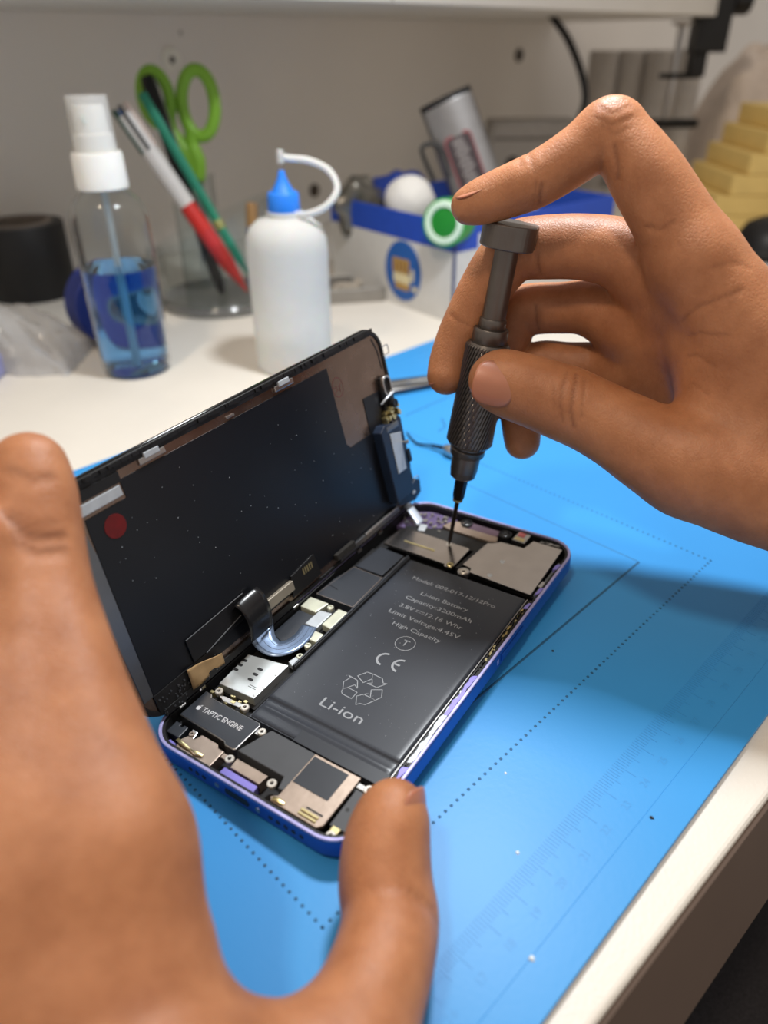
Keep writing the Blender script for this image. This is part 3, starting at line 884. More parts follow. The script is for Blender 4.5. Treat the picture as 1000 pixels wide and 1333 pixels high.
fl.grid(flexpt, 40, 4)
fo = fl.build('curved_flex', M_flex, phone, smooth=True, solid=0.15)
fo['label'] = 'shiny blue-grey ribbon cable curling over the board'
for v in (0.3, 0.55, 0.8):
    MB().tube([tuple(flexpt(u / 40, v) + Vector((0, 0, 0.08))) for u in range(0, 41)], 0.07, 5).build('ribbon_trace', M_shield, fo, smooth=True)

# --- top: shields, camera well, brackets
tp = plate('connector_shield', [(-29.6, 40.0), (-29.0, 51.6), (-27.6, 52.9), (0.6, 52.6), (1.1, 51.8), (1.1, 40.6), (0.8, 38.6), (-2.2, 38.4), (-2.6, 39.6)], 4.2, 5.5, M_silver, 0.15, label='silver shield plate where the screwdriver tip rests')
MB().prism(rrect(-23.3, -9.8, 44.5, 45.3, 0.38, 4), 5.45, 5.72).build('pressed_rib', M_gold, tp, bevel=0.08)
screw(-7.2, 51.2, 5.15, 1.1)
screw(-0.4, 39.8, 5.6, 1.35, M_gold)
screw(5.8, 38.8, 5.4, 1.5)
plate('screw_tab', circle(5.4, 39.4, 2.2, 18), 3, 5.2, M_steel, 0.1)
rs = plate('camera_shield', [(3.4, 42.5), (5.0, 59.0), (6.6, 59.8), (9.2, 62.2), (18.2, 62.6), (19.4, 68.6), (30.9, 68.6), (31.8, 38.5), (7.6, 39.6), (7.2, 41.8)], 3.8, 5.6, M_silver, 0.15, label='large silver shield plate with pressed dimples')
for (x, y) in ((14.9, 41.4), (15.1, 51.0)):
    MB().lathe([(1.0, 0), (0.9, 0.12), (0.5, 0.16), (0.01, 0.05)], 16).build('dimple', M_whitepad, rs, smooth=True, loc=(x, y, 5.6))
plate('dark_gap', [(-29, 53.2), (4, 53.2), (4.6, 60.5), (-14, 60.5), (-29, 56)], 1.5, 4.4, M_black, 0.1)
plate('flex_bridge', [(1.4, 40.5), (3.0, 40.5), (4.5, 58), (3.0, 58)], 1.5, 4.8, M_black, 0.1)
br = plate('front_camera_bracket', [(-16, 61.5), (-14, 66.5), (-9.5, 67.5), (-9.0, 64.6), (6.5, 64.8), (7.5, 62.0), (5, 60.8), (-13, 60.6)], 2.0, 5.4, M_copper, 0.25)
plate('bracket_channel', rect(-8.6, 5.6, 65.4, 69.6), 1.5, 4.8, mat('mauve_channel', (96, 74, 88), 0.5, var=0.15, vscale=200), 0.2)
for (x, y, r) in ((-8.4, 67.6, 2.4), (8.2, 67.6, 2.6)):
    o = MB().lathe([(r, 0), (r, 4.2), (r * 0.8, 4.4), (r * 0.62, 3.8), (0.01, 3.6)], 24).build('camera_hole', M_black, phone, smooth=True, loc=(x, y, 1.5))
    MB().lathe([(r * 0.55, 3.62), (r * 0.3, 3.9), (0.01, 4.0)], 20).build('lens', mat('lens_glass', (14, 14, 20), 0.08, var=0, spec=0.8), o, smooth=True)
cm = plate('sensor_module', [(12.0, 65.3), (17.3, 65.0), (17.3, 71.2), (12.4, 71.2)], 1.5, 6.0, M_steel, 0.2)
plate('pink_window', [(12.8, 68.4), (15.6, 68.4), (15.6, 71.0), (12.8, 71.0)], 5.95, 6.2, M_pink, 0.1, cm)
plate('gold_strip', [(12.6, 65.8), (16.6, 65.6), (16.6, 67.6), (12.6, 67.8)], 5.95, 6.1, M_gold, 0.1, cm)
mb = MB()
for k in range(60):
    x = -33 + 18 * rng.random()
    y = 57 + 13.5 * rng.random()
    if x < -26 and y > 67: continue
    s = 0.3 + 0.7 * rng.random()
    Mx = Matrix.Translation((x, y, 0)) @ Matrix.Rotation(rng.random() * 3, 4, 'Z')
    mb.box(-s, s, -s * 0.6, s * 0.6, 1.5, 3.4 + 1.6 * rng.random(), Mx)
o = mb.build('torn_foil_bits', M_steel, phone)
o['kind'] = 'stuff'
plate('lilac_corner', [(-33.4, 55), (-26, 56), (-16, 63), (-14, 70.6), (-26, 71.0), (-31.5, 68), (-33.4, 63)], 1.5, 3.4, mat('mauve_corner', (92, 78, 116), 0.5, var=0.2, vscale=220), 0.2)
mb = MB()
mb.grid(lambda u, v: (-35.0 + 10.5 * u, 64.6 - 5.6 * u + (v - 0.5) * 4.6 * (1 - 0.1 * u), 8.6 - 3.6 * u + 0.5 * math.sin(u * 3.1)), 12, 3)
mb.build('white_flex_tab', mat('white_flex', (196, 206, 222), 0.35, metal=0.3, var=0.1), phone, smooth=True, solid=0.2)
plate('flex_end', [(-24.6, 58.6), (-21.6, 59.6), (-20.4, 55.2), (-23.0, 54.4)], 3, 5.0, M_whitepad, 0.2)
mb = MB()
for k in range(40):
    x = 21 + 11 * rng.random()
    y = 69.4 + 1.4 * rng.random()
    s = 0.2 + 0.4 * rng.random()
    mb.box(x - s * 2, x + s, y - s * 0.5, y + s * 0.5, 3.5, 5.0 + 0.9 * rng.random())
o = mb.build('torn_foil_bits', M_steel, phone)
o['kind'] = 'stuff'
plate('grey_adhesive', [(32.1, 40), (33.6, 40), (33.6, 60), (32.4, 62)], 1.5, 4.6, mat('grey_adhesive', (98, 104, 110), 0.5, var=0.25, vscale=250, bump=0.4), 0.1)
plate('silver_stub', [(32.0, 44.0), (33.4, 43.6), (33.4, 47.0), (32.2, 47.6)], 3, 5.6, M_steel, 0.1)

# --- hinge side: dark rail along the left lip with small clips
MB().box(-34.0, -33.5, -68, 70, 1.5, 6.4).build('hinge_rail', M_black, phone, bevel=0.1)
for y in (-60, -52, -8, 30, 44):
    MB().box(-34.6, -33.3, y - 1.2, y + 1.2, 5.8, 6.9).build('clip', M_steel, phone, bevel=0.1)

# ================================================================== the screen half, hinged up on the left side
DISP_ROT = [[0.980036, -0.070242, 0.185999], [0.197552, 0.23851, -0.950835], [0.022426, 0.968596, 0.247625]]
DISP_LOC = [-7.119, 34.329, 11.476]
disp = empty('phone_screen', DISP_LOC, DISP_ROT, 'opened phone screen standing on edge, showing its black and metal inner side', 'phone screen')
M_glass = mat('screen_glass', (10, 10, 12), 0.08, var=0, spec=0.6)
M_sheet = mat('black_graphite_sheet', (17, 19, 25), 0.33, var=0.12, vscale=45, bump=0.1, bscale=140, bdist=0.0004, spec=0.45)
M_backing = mat('brown_metal_backing', (136, 118, 108), 0.26, metal=0.95, var=0.1, vscale=120, rvar=0.08)
M_plate2 = mat('dull_steel_plate', (120, 122, 126), 0.3, metal=0.9, var=0.08)


def dp(name, poly, o0, o1, m, bevel=0.1, parent=None, label=None):
    o = MB().prism(poly, o0, o1).build(name, m, parent or disp, bevel=bevel)
    if label: o['label'] = label
    return o


so = rrect(-72.3, 72.3, -3.0, 70.5, 9, 8)
MB().prism(so, -2.0, -0.6).build('cover_glass', M_glass, disp, smooth=True, bevel=0.3)
MB().ring(rrect(-71.9, 71.9, -2.6, 70.1, 8.7, 8), rrect(-70.6, 70.6, -1.3, 68.8, 7.6, 8), -0.6, 0.5).build('rim', M_black, disp, smooth=True, bevel=0.1)
MB().prism(rrect(-70.5, 70.5, -1.2, 68.7, 7.5, 8), -0.6, 0.0).build('metal_backing', M_backing, disp)
dp('graphite_sheet', [(-50.8, 65.0), (38.6, 64.6), (38.6, 36), (40.4, 34.0), (53.0, 34.0), (53.6, 47.6), (63.6, 47.0), (63.0, 1.0), (-66.4, 1.5), (-66.6, 6), (-64.4, 56), (-64.0, 59.8), (-50.8, 59.8)], 0.0, 0.25, M_sheet, 0.08, label='matt black graphite sheet')
dp('steel_end_plate', [(-70.0, 5), (-66.8, 5), (-64.8, 50), (-65.4, 56), (-66.4, 57.2), (-70.0, 57.2)], 0.02, 0.2, M_plate2, 0.05)
dp('silver_bar', rect(-65.0, -51.6, 61.0, 63.9), 0.1, 0.7, M_whitepad, 0.15)
dp('black_strip', rect(-69.5, -50.5, 64.4, 67.4), 0.0, 0.5, M_black, 0.1)
dp('red_dot', circle(-57.0, 54.5, 3.3, 30), 0.25, 0.4, mat('deep_red', (98, 5, 10), 0.3, var=0.25, vscale=300), 0.05, label='round dark red sticker')
st = MB()
M_stamp = mat('stamp_ink', (96, 52, 46), 0.5)
st.ring(circle(42, 56.4, 3.0, 28, 3.6), circle(42, 56.4, 2.7, 28, 3.3), 0.01, 0.04)
for k in range(7):
    a = rng.random() * PI
    r = 0.4 + 1.6 * rng.random()
    b_ = rng.random() * 6.28
    st.box(-0.8, 0.8, -0.12, 0.12, 0.01, 0.03, Matrix.Translation((42 + r * math.cos(b_), 56.4 + r * math.sin(b_), 0)) @ Matrix.Rotation(a, 4, 'Z'))
st.build('round_stamp', M_stamp, disp)
# clips and torn adhesive along the upper rim
dp('dark_adhesive', rect(-66, 66, 67.5, 69.2), 0.0, 0.35, M_chassis, 0.05)
dp('dark_adhesive', rect(-67.0, -41.5, -1.6, 5.2), 0.25, 0.6, M_chassis, 0.05)
mb = MB()
for k in range(80):
    s = -62 + 118 * rng.random()
    t = 2 + 60 * rng.random()
    if s > 37 and t > 33: continue
    r = 0.05 + 0.09 * rng.random() ** 2
    mb.box(s - r, s + r, t - r, t + r, 0.25, 0.29)
o = mb.build('dust_specks', M_whitepad, disp)
o['kind'] = 'stuff'
for s in (16.2, -39.2):
    MB().box(s - 4.5, s + 4.5, 65.8, 67.6, 0.0, 0.9).build('clip', M_steel, disp, bevel=0.2)
    MB().box(s - 2.6, s + 2.6, 66.9, 68.6, 0.0, 1.2).build('clip_spring', M_whitepad, disp, bevel=0.2)
MB().box(-10.4, -7.2, 65.6, 66.3, 0.0, 0.6).build('clip', M_steel, disp, bevel=0.1)
mb = MB()
for k in range(90):
    s = -66 + 132 * rng.random()
    w = 0.4 + 1.6 * rng.random()
    mb.box(s - w, s + w, 69.0 - 0.4 * rng.random(), 69.9, 0.2, 0.75 + 0.3 * rng.random())
o = mb.build('torn_adhesive', M_chassis, disp)
o['kind'] = 'stuff'
# wire loops at the top end
for (s, t) in ((72.0, 60.0), (72.5, 4.5)):
    MB().tube([(s - 1, t - 1.6, 0.6), (s + 2.6, t - 1.6, 0.7), (s + 2.9, t, 0.7), (s + 2.6, t + 1.7, 0.7), (s - 1, t + 1.7, 0.6)], 0.22, 6).build('wire_loop', M_steel, disp, smooth=True)
# notch slot cut near the corner
MB().tube([(66.6, 66.2, 0.05), (68.6, 61, 0.05), (69.0, 54, 0.05)], 0.35, 6, flat=0.3).build('dark_slot', M_chassis, disp)
# camera holder and speaker module on the top end
ch = dp('camera_holder', [(63.8, 38), (69.6, 38), (69.8, 51), (65, 51.4), (63.8, 46)], 0.0, 1.6, M_black, 0.3)
MB().ring(rrect(64.4, 69.6, 44.0, 51.8, 2.2, 5), rrect(65.2, 68.8, 44.8, 51.0, 1.6, 5), 1.4, 2.6).build('holder_ring', M_steel, ch, smooth=True, bevel=0.15)
MB().tube(spline([(62.5, 42.0, 1.0), (64.5, 43.6, 2.4), (69.2, 44.4, 2.6)], 5), 0.4, 8).build('holder_clip', M_whitepad, ch, smooth=True)
MB().lathe([(1.7, 0), (1.7, 2.6), (1.3, 2.8), (0.01, 2.4)], 18).build('lens_barrel', M_black, ch, smooth=True, loc=(67.6, 40.6, 1.2))
mb = MB()
for k in range(26):
    s = 62 + 8 * rng.random()
    t = 34.5 + 6 * rng.random()
    r = 0.25 + 0.4 * rng.random()
    mb.box(s - r, s + r, t - r, t + r, 0, 1.5 + 2.2 * rng.random())
o = mb.build('module_components', M_gold, disp)
o['kind'] = 'stuff'
M_navy = mat('navy_module', (26, 38, 58), 0.4, var=0.12, vscale=120)
em = MB().prism([(54.0, 4), (66.0, 4), (66.4, 33.4), (57, 35.4), (54, 33.6)], 0.0, 4.4).build('speaker_module', M_navy, disp, bevel=0.4)
em['label'] = 'dark navy earpiece module on the screen'
dp('silver_window', [(58.4, 14.8), (63.9, 14.8), (65.6, 29.6), (58.8, 31.4)], 4.3, 4.65, M_whitepad, 0.15, em)
MB().box(57.5, 65.6, 32.2, 34.4, 3.6, 4.55).build('ribbed_edge', M_plate2, em, bevel=0.3)
pg = MB().lathe([(0.35, 0), (0.35, 2.2), (0.9, 2.5), (0.9, 2.9), (0.3, 3.2)], 14).build('steel_peg', M_steel, em, smooth=True, loc=(65.0, 25.6, 4.3))
dp('navy_board', [(62, 5), (69.5, 7.5), (72.0, 6.0), (71.0, 1.0), (66, -0.5), (56, 2.0), (55, 5)], 2.6, 3.6, M_navy, 0.15)
dp('navy_board_strip', [(66.4, 12), (69.6, 13), (70.2, 34), (66.4, 36)], 1.6, 2.6, M_navy, 0.15)
for (s, t) in ((60.5, 6.0), (66.0, 3.0), (68.6, 20.5)):
    MB().box(s - 1.0, s + 1.0, t - 0.5, t + 0.5, 3.5, 4.0).build('board_chip', M_whitepad if t < 10 else M_black, disp, bevel=0.1)
MB().box(67.6, 69.8, 15.5, 20.0, 2.4, 4.0).build('board_chip', M_black, disp, bevel=0.2)
# hinge edge: rails, connector bar, pad card, flex sheets
MB().box(18, 57.6, -1.2, 1.0, 0.2, 1.6).build('lower_rail', M_plate2, disp, bevel=0.2)
MB().box(34, 56, 0.6, 1.6, 0.9, 2.0).build('lower_rail', M_steel, disp, bevel=0.2)
MB().box(16, 27, 0.2, 2.6, 0.4, 2.2).build('dark_tape', mat('dark_foam', (34, 32, 30), 0.9, var=0.3, vscale=400, bump=0.5, bscale=600), disp, bevel=0.2)
MB().box(-66, -9, -2.8, -0.6, 0.1, 0.9).build('lower_rail', M_black, disp, bevel=0.1)
dp('connector_bar', rect(-20.2, -7.0, 3.0, 6.4), 0.4, 2.0, mat('tan_grey_bar', (160, 152, 138), 0.4, metal=0.5, var=0.08), 0.2)
pc = dp('pad_card', [(-8.0, 0.0), (7.6, 0.2), (6.4, 8.6), (5.2, 8.8), (-6.2, 7.4)], 0.3, 1.0, M_black, 0.1)
for k in range(5):
    MB().box(-0.6 + 1.1 * k, 0.0 + 1.1 * k, 4.6, 7.0, 0.98, 1.05).build('contact_pad', M_gold, pc)
dp('flex_card', [(-51.4, 5.5), (-51.4, 13.2), (-27.0, 14.0), (-24.0, 12.0), (-23.4, 6.4)], 0.3, 0.9, M_flexk, 0.12)
MB().tube([(-51.2, 13.3, 0.85), (-27, 14.1, 0.85)], 0.15, 6).build('card_edge', M_grey, disp)
MB().tube([(-46.5, 5.4, 0.95), (-30.5, 8.2, 1.1)], 0.2, 6).build('card_edge', M_grey, disp)
mb = MB()


def loop(u, v):
    S = spline([(0, 12.5, 0.8), (0, 13.6, 2.4), (0, 11.0, 4.6), (0, 6.0, 5.0), (0, 1.0, 3.6), (0, -1.6, 2.4)], 8)
    p = S[min(len(S) - 1, int(round(u * (len(S) - 1))))]
    return (-32.6 + 10.2 * v + 1.2 * u, p[1] - 0.9 * (1 - v) ** 3 * (1 - u), p[2])


mb.grid(loop, 40, 6)
lo = mb.build('black_flex_loop', M_flexk, disp, smooth=True, solid=0.18)
lo['label'] = 'glossy black ribbon cable loop at the hinge'
mb = MB()
mb.grid(lambda u, v: (-55.2 + 13.0 * u, -1.6 + (7.4 - 3.4 * u) * v, 1.0 + 0.7 * math.sin(7 * u + 2 * v) * 0.5 + 0.5 * v), 14, 8)
mb.build('tan_foil', M_tan, disp, smooth=True, solid=0.15)
mb = MB()
for k in range(60):
    s = -67 + 26 * rng.random()
    t = -2.4 + 6 * rng.random()
    r = 0.1 + 0.16 * rng.random()
    mb.box(s - r, s + r, t - r, t + r, 0.2, 1.0)
o = mb.build('dust_specks', M_plate2, disp)
o['kind'] = 'stuff'

# ================================================================== screwdriver
M_driver = mat('grey_anodised', (112, 106, 102), 0.36, metal=0.85, var=0.04, vscale=200)
M_bit = mat('dark_bit', (52, 46, 44), 0.32, metal=0.9, var=0.05)
dax = (0.122134, -0.062760, 0.990527)
drv = empty('screwdriver', (48.6, 17.33, 9.35), zrot_to(dax), 'slim grey metal precision screwdriver standing in the phone', 'screwdriver')
MB().lathe([(0.01, 0), (0.35, 0.1), (0.75, 2.0), (0.85, 18.5), (1.1, 19.2)], 16).build('bit_tip', M_bit, drv, smooth=True)
MB().lathe([(1.4, 19.2), (1.9, 19.6), (2.2, 21.0), (2.4, 28.8)], 6).build('bit_shank', M_bit, drv, smooth=True, bevel=0.15)
MB().lathe([(1.3, 18.8), (1.85, 18.9), (1.85, 19.6), (1.3, 19.7)], 20).build('shank_ring', M_gold, drv, smooth=True)
MB().lathe([(3.9, 28.8), (4.5, 29.4), (4.75, 31.4), (4.85, 31.5), (5.05, 37.4), (5.0, 37.6)], 32).build('ferrule', M_driver, drv, smooth=True)
MB().lathe([(5.0, 37.6), (5.8, 37.7), (6.15, 38.4), (6.2, 40.2), (5.6, 40.8), (5.6, 42.0)], 32).build('collar', M_driver, drv, smooth=True)
# knurled grip: slanted grooves cut into the sleeve
kn = MB()
NS, NZ, NG = 320, 64, 42
pr_ = []
for j in range(NZ + 1):
    z = 42.0 + 36.5 * j / NZ
    e_ = min(z - 42.0, 78.5 - z)
    base = 8.15 - 0.85 * (z - 42.0) / 36.5
    if e_ < 1.0: base -= 0.5 * (1 - e_)
    for k in range(NS):
        a = 2 * PI * k / NS
        ph_ = (a * NG / (2 * PI) - (z - 42) * 0.27) % 1.0
        g = 0.4 if ph_ < 0.4 else 0.0
        if e_ < 0.9: g = 0.36
        r = base - g
        pr_.append((r * math.cos(a), r * math.sin(a), z))
fs_ = [(j * NS + k, j * NS + (k + 1) % NS, (j + 1) * NS + (k + 1) % NS, (j + 1) * NS + k) for j in range(NZ) for k in range(NS)]
fs_.append(tuple(range(NS - 1, -1, -1)))
fs_.append(tuple(NZ * NS + k for k in range(NS)))
kn.add(pr_, fs_)
kn.build('knurled_grip', M_driver, drv)
MB().lathe([(5.6, 78.0), (5.75, 78.4), (5.75, 82.6), (5.4, 83.2)], 32).build('collar', M_driver, drv, smooth=True)
MB().lathe([(4.2, 82.8), (4.45, 83.3), (4.4, 85.8), (4.1, 86.4)], 32).build('collar', M_driver, drv, smooth=True)
MB().lathe([(3.85, 86.0), (3.7, 108.5)], 32).build('stem', M_driver, drv, smooth=True)
capp = []
for k in range(48):
    a = 2 * PI * k / 48
    r = 8.75
    if math.cos(a - math.radians(-62)) > 0.93: r = 8.75 * 0.93 / math.cos(a - math.radians(-62))
    capp.append((r * math.cos(a), r * math.sin(a)))
MB().prism(capp, 108.2, 115.4).build('spinning_cap', M_driver, drv, bevel=0.5, seg=3)

# ================================================================== hands
M_skin = skin_material()
M_nail = mat('fingernail', (180, 118, 92), 0.36, var=0.05, vscale=120, sss=0.2, spec=0.6)


def round_cone(P, a, ra, b, rb):
    """signed distance to a cone with spherical ends"""
    ba = b - a
    l2 = float(ba @ ba)
    rr = ra - rb
    a2 = l2 - rr * rr
    il2 = 1.0 / l2
    pa = P - a
    y = pa @ ba
    z = y - l2
    q = pa * l2 - y[..., None] * ba
    x2 = (q * q).sum(-1)
    y2 = y * y * l2
    z2 = z * z * l2
    k = np.sign(rr) * rr * rr * x2
    d = (np.sqrt(x2 * max(a2, 1e-6) * il2) + y * rr) * il2 - ra
    d = np.where(np.sign(z) * a2 * z2 > k, np.sqrt(x2 + z2) * il2 - rb, d)
    d = np.where(np.sign(y) * a2 * y2 < k, np.sqrt(x2 + y2) * il2 - ra, d)
    return d


def smin(a, b, k):
    h = np.clip(0.5 + 0.5 * (b - a) / k, 0, 1)
    return b + (a - b) * h - k * h * (1 - h)


def seg_dist(P, a, b):
    ba = b - a
    t = np.clip(((P - a) @ ba) / float(ba @ ba), 0, 1)
    return np.sqrt(((P - a - t[..., None] * ba) ** 2).sum(-1))


def make_hand(name, tab, h, k_finger, k_palm, creases, bounds=None):
    allp = np.array([p for key, v in tab.items() for ch in (v if key == 'palm' else [v]) for p in ch])
    lo = (allp[:, :3] - allp[:, 3:4]).min(0) - 4
    hi = (allp[:, :3] + allp[:, 3:4]).max(0) + 4
    if bounds is not None:
        lo = np.maximum(lo, bounds[0])
        hi = np.minimum(hi, bounds[1])
    n = np.ceil((hi - lo) / h).astype(int) + 1
    BIG = 60.0

    def resample(ch, m):
        P = np.array(ch)
        out = []
        for i in range(len(P) - 1):
            p0, p1, p2, p3 = P[max(i - 1, 0)], P[i], P[i + 1], P[min(i + 2, len(P) - 1)]
            for t in np.arange(m) / m:
                out.append(0.5 * (2 * p1 + (p2 - p0) * t + (2 * p0 - 5 * p1 + 4 * p2 - p3) * t * t + (3 * p1 - p0 - 3 * p2 + p3) * t ** 3))
        out.append(P[-1])
        return out

    def field(ch, m, pad):
        F = np.full(tuple(n), BIG, dtype=np.float32)
        ch = resample(ch, m)
        for p, q_ in zip(ch[:-1], ch[1:]):
            a, ra, b, rb = np.array(p[:3]), p[3], np.array(q_[:3]), q_[3]
            mn = np.minimum(a - ra, b - rb) - pad
            mx = np.maximum(a + ra, b + rb) + pad
            i0 = np.clip(np.floor((mn - lo) / h).astype(int), 0, n)
            i1 = np.clip(np.ceil((mx - lo) / h).astype(int) + 1, 0, n)
            if (i1 <= i0).any(): continue
            ax = [lo[d_] + h * np.arange(i0[d_], i1[d_]) for d_ in range(3)]
            P = np.stack(np.meshgrid(*ax, indexing='ij'), -1)
            if np.linalg.norm(b - a) <= abs(ra - rb) + 1e-3:
                c_, rc = (a, ra) if ra > rb else (b, rb)
                D = np.sqrt(((P - c_) ** 2).sum(-1)) - rc
            else:
                D = round_cone(P, a, ra, b, rb)
            sl = tuple(slice(i0[d_], i1[d_]) for d_ in range(3))
            F[sl] = np.minimum(F[sl], D.astype(np.float32))
        return F

    F = None
    for key, v in tab.items():
        if key == 'palm': continue
        G = field(v, 5, 6)
        F = G if F is None else np.minimum(F, G)     # fingers stay apart from each other
    G = None
    for ch in tab['palm']:
        g_ = field(ch, 2, k_palm + 3)
        G = g_ if G is None else smin(G, g_, k_palm)
    F = smin(F, G, k_finger)
    C = np.zeros(tuple(n), dtype=np.float32)
    nmax = np.array(n) - 2

    def sample(q_):
        i = np.clip(np.rint((q_ - lo) / h).astype(int), 1, nmax)
        g_ = np.array([F[i[0] + 1, i[1], i[2]] - F[i[0] - 1, i[1], i[2]], F[i[0], i[1] + 1, i[2]] - F[i[0], i[1] - 1, i[2]], F[i[0], i[1], i[2] + 1] - F[i[0], i[1], i[2] - 1]]) / (2 * h)
        gl = np.linalg.norm(g_) + 1e-6
        return F[i[0], i[1], i[2]] + float(g_ @ (q_ - lo - h * i)), g_ / gl

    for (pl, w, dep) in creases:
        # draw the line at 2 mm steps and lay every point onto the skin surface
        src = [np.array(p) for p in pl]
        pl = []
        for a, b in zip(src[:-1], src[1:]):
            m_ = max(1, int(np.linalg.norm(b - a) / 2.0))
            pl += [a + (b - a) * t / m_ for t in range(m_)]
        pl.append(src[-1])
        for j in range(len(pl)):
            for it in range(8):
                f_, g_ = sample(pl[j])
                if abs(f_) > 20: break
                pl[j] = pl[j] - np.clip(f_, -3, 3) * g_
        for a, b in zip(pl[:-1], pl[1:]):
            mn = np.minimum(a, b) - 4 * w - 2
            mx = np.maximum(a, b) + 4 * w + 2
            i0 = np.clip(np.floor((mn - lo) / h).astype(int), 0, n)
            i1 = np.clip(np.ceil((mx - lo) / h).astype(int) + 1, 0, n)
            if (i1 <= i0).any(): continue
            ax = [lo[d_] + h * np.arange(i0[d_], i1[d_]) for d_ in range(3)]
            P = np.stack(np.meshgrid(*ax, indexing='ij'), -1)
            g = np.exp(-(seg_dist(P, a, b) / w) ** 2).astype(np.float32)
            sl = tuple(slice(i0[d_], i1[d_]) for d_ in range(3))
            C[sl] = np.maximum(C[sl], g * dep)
    F = F + C
    # ---- naive surface nets
    s = F < 0
    corner = [s[i:n[0] - 1 + i, j:n[1] - 1 + j, k:n[2] - 1 + k] for i in (0, 1) for j in (0, 1) for k in (0, 1)]
    cnt = sum(c_.astype(np.int8) for c_ in corner)
    act = (cnt > 0) & (cnt < 8)
    idx = np.full(act.shape, -1, dtype=np.int64)
    cells = np.argwhere(act)
    idx[act] = np.arange(len(cells))
    acc = np.zeros((len(cells), 3))
    num = np.zeros(len(cells))
    offs = [(i, j, k) for i in (0, 1) for j in (0, 1) for k in (0, 1)]
    for a_ in range(8):
        for b_ in range(a_ + 1, 8):
            oa, ob = np.array(offs[a_]), np.array(offs[b_])
            if np.abs(oa - ob).sum() != 1: continue
            fa = F[tuple((cells + oa).T)]
            fb = F[tuple((cells + ob).T)]
            m_ = (fa < 0) != (fb < 0)
            t = np.where(m_, fa / np.where(m_, fa - fb, 1), 0)
            acc += np.where(m_[:, None], oa + t[:, None] * (ob - oa), 0)
            num += m_
    V = lo + h * (cells + acc / num[:, None])
    cr = C[tuple(cells.T)]
    quads = []
    for ax_ in range(3):
        e = np.zeros(3, int)
        e[ax_] = 1
        u, w_ = (ax_ + 1) % 3, (ax_ + 2) % 3
        sh = [slice(None)] * 3
        sa = [slice(1, -1)] * 3
        sa[ax_] = slice(0, n[ax_] - 1)
        sb = list(sa)
        sb[ax_] = slice(1, n[ax_])
        A, B = s[tuple(sa)], s[tuple(sb)]
        ch = np.argwhere(A != B)
        off = np.array([1, 1, 1])
        off[ax_] = 0
        base = ch + off
        flip = A[tuple(ch.T)]
        eu, ew = np.zeros(3, int), np.zeros(3, int)
        eu[u] = 1
        ew[w_] = 1
        c0 = idx[tuple((base - eu - ew).T)]
        c1 = idx[tuple((base - ew).T)]
        c2 = idx[tuple(base.T)]
        c3 = idx[tuple((base - eu).T)]
        q_ = np.stack([c0, c1, c2, c3], 1)
        q_[~flip] = q_[~flip][:, ::-1]
        quads.append(q_)
    Q = np.concatenate(quads)
    # ---- two rounds of smoothing on the quad graph
    E = np.concatenate([Q[:, [i, (i + 1) % 4]] for i in range(4)])
    for it in range(3):
        S = np.zeros_like(V)
        deg = np.zeros(len(V))
        np.add.at(S, E[:, 0], V[E[:, 1]])
        np.add.at(deg, E[:, 0], 1)
        np.add.at(S, E[:, 1], V[E[:, 0]])
        np.add.at(deg, E[:, 1], 1)
        V = 0.5 * V + 0.5 * S / np.maximum(deg, 1)[:, None]
    me = bpy.data.meshes.new(name)
    me.vertices.add(len(V))
    me.vertices.foreach_set('co', (V * MM).astype(np.float32).ravel())
    me.loops.add(len(Q) * 4)
    me.loops.foreach_set('vertex_index', Q.ravel().astype(np.int32))
    me.polygons.add(len(Q))
    me.polygons.foreach_set('loop_start', np.arange(0, len(Q) * 4, 4, dtype=np.int32))
    me.polygons.foreach_set('loop_total', np.full(len(Q), 4, dtype=np.int32))
    me.update(calc_edges=True)
    me.validate()
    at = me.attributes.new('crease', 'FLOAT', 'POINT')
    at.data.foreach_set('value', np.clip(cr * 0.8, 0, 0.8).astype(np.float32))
    me.polygons.foreach_set('use_smooth', [True] * len(me.polygons))
    me.materials.append(M_skin)
    o = bpy.data.objects.new(name, me)
    COL.objects.link(o)
    return o


def nail(parent, centre, tipdir, normal, w, l, r, label=None):
    """curved plate: w across, l along the finger, bent to radius r"""
    t = Vector(tipdir).normalized()
    nrm = Vector(normal)
    nrm = (nrm - t * nrm.dot(t)).normalized()
    s = t.cross(nrm)
    c = Vector(centre)

    def fn(u, v):
        x = (u - 0.5) * 2
        y = (v - 0.5) * 2
        # squircle outline
        k = (abs(x) ** 2.8 + abs(y) ** 2.8) ** (1 / 2.8)
        m = max(abs(x), abs(y))
        f = m / k if k > 1e-6 else 1
        x, y = x * f, y * f
        a = x * w / 2 / r
        lift = r * (math.cos(a) - 1) - 0.5 * (max(0, -y) ** 3) - 0.35 * max(0, y) ** 3
        return c + s * (r * math.sin(a)) + t * (y * l / 2) + nrm * lift
    mb = MB()
    mb.grid(fn, 18, 18)
    o = mb.build('fingernail', M_nail, parent, smooth=True, solid=0.4, angle=180)
    if label: o['label'] = label
    return o

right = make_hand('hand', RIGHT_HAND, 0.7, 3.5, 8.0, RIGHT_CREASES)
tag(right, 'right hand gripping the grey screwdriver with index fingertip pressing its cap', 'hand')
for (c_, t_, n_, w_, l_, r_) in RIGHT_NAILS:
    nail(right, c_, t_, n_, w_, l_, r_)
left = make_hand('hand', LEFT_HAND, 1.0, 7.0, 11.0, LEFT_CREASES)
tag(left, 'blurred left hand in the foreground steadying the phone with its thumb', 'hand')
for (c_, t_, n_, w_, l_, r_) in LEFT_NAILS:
    nail(left, c_, t_, n_, w_, l_, r_)

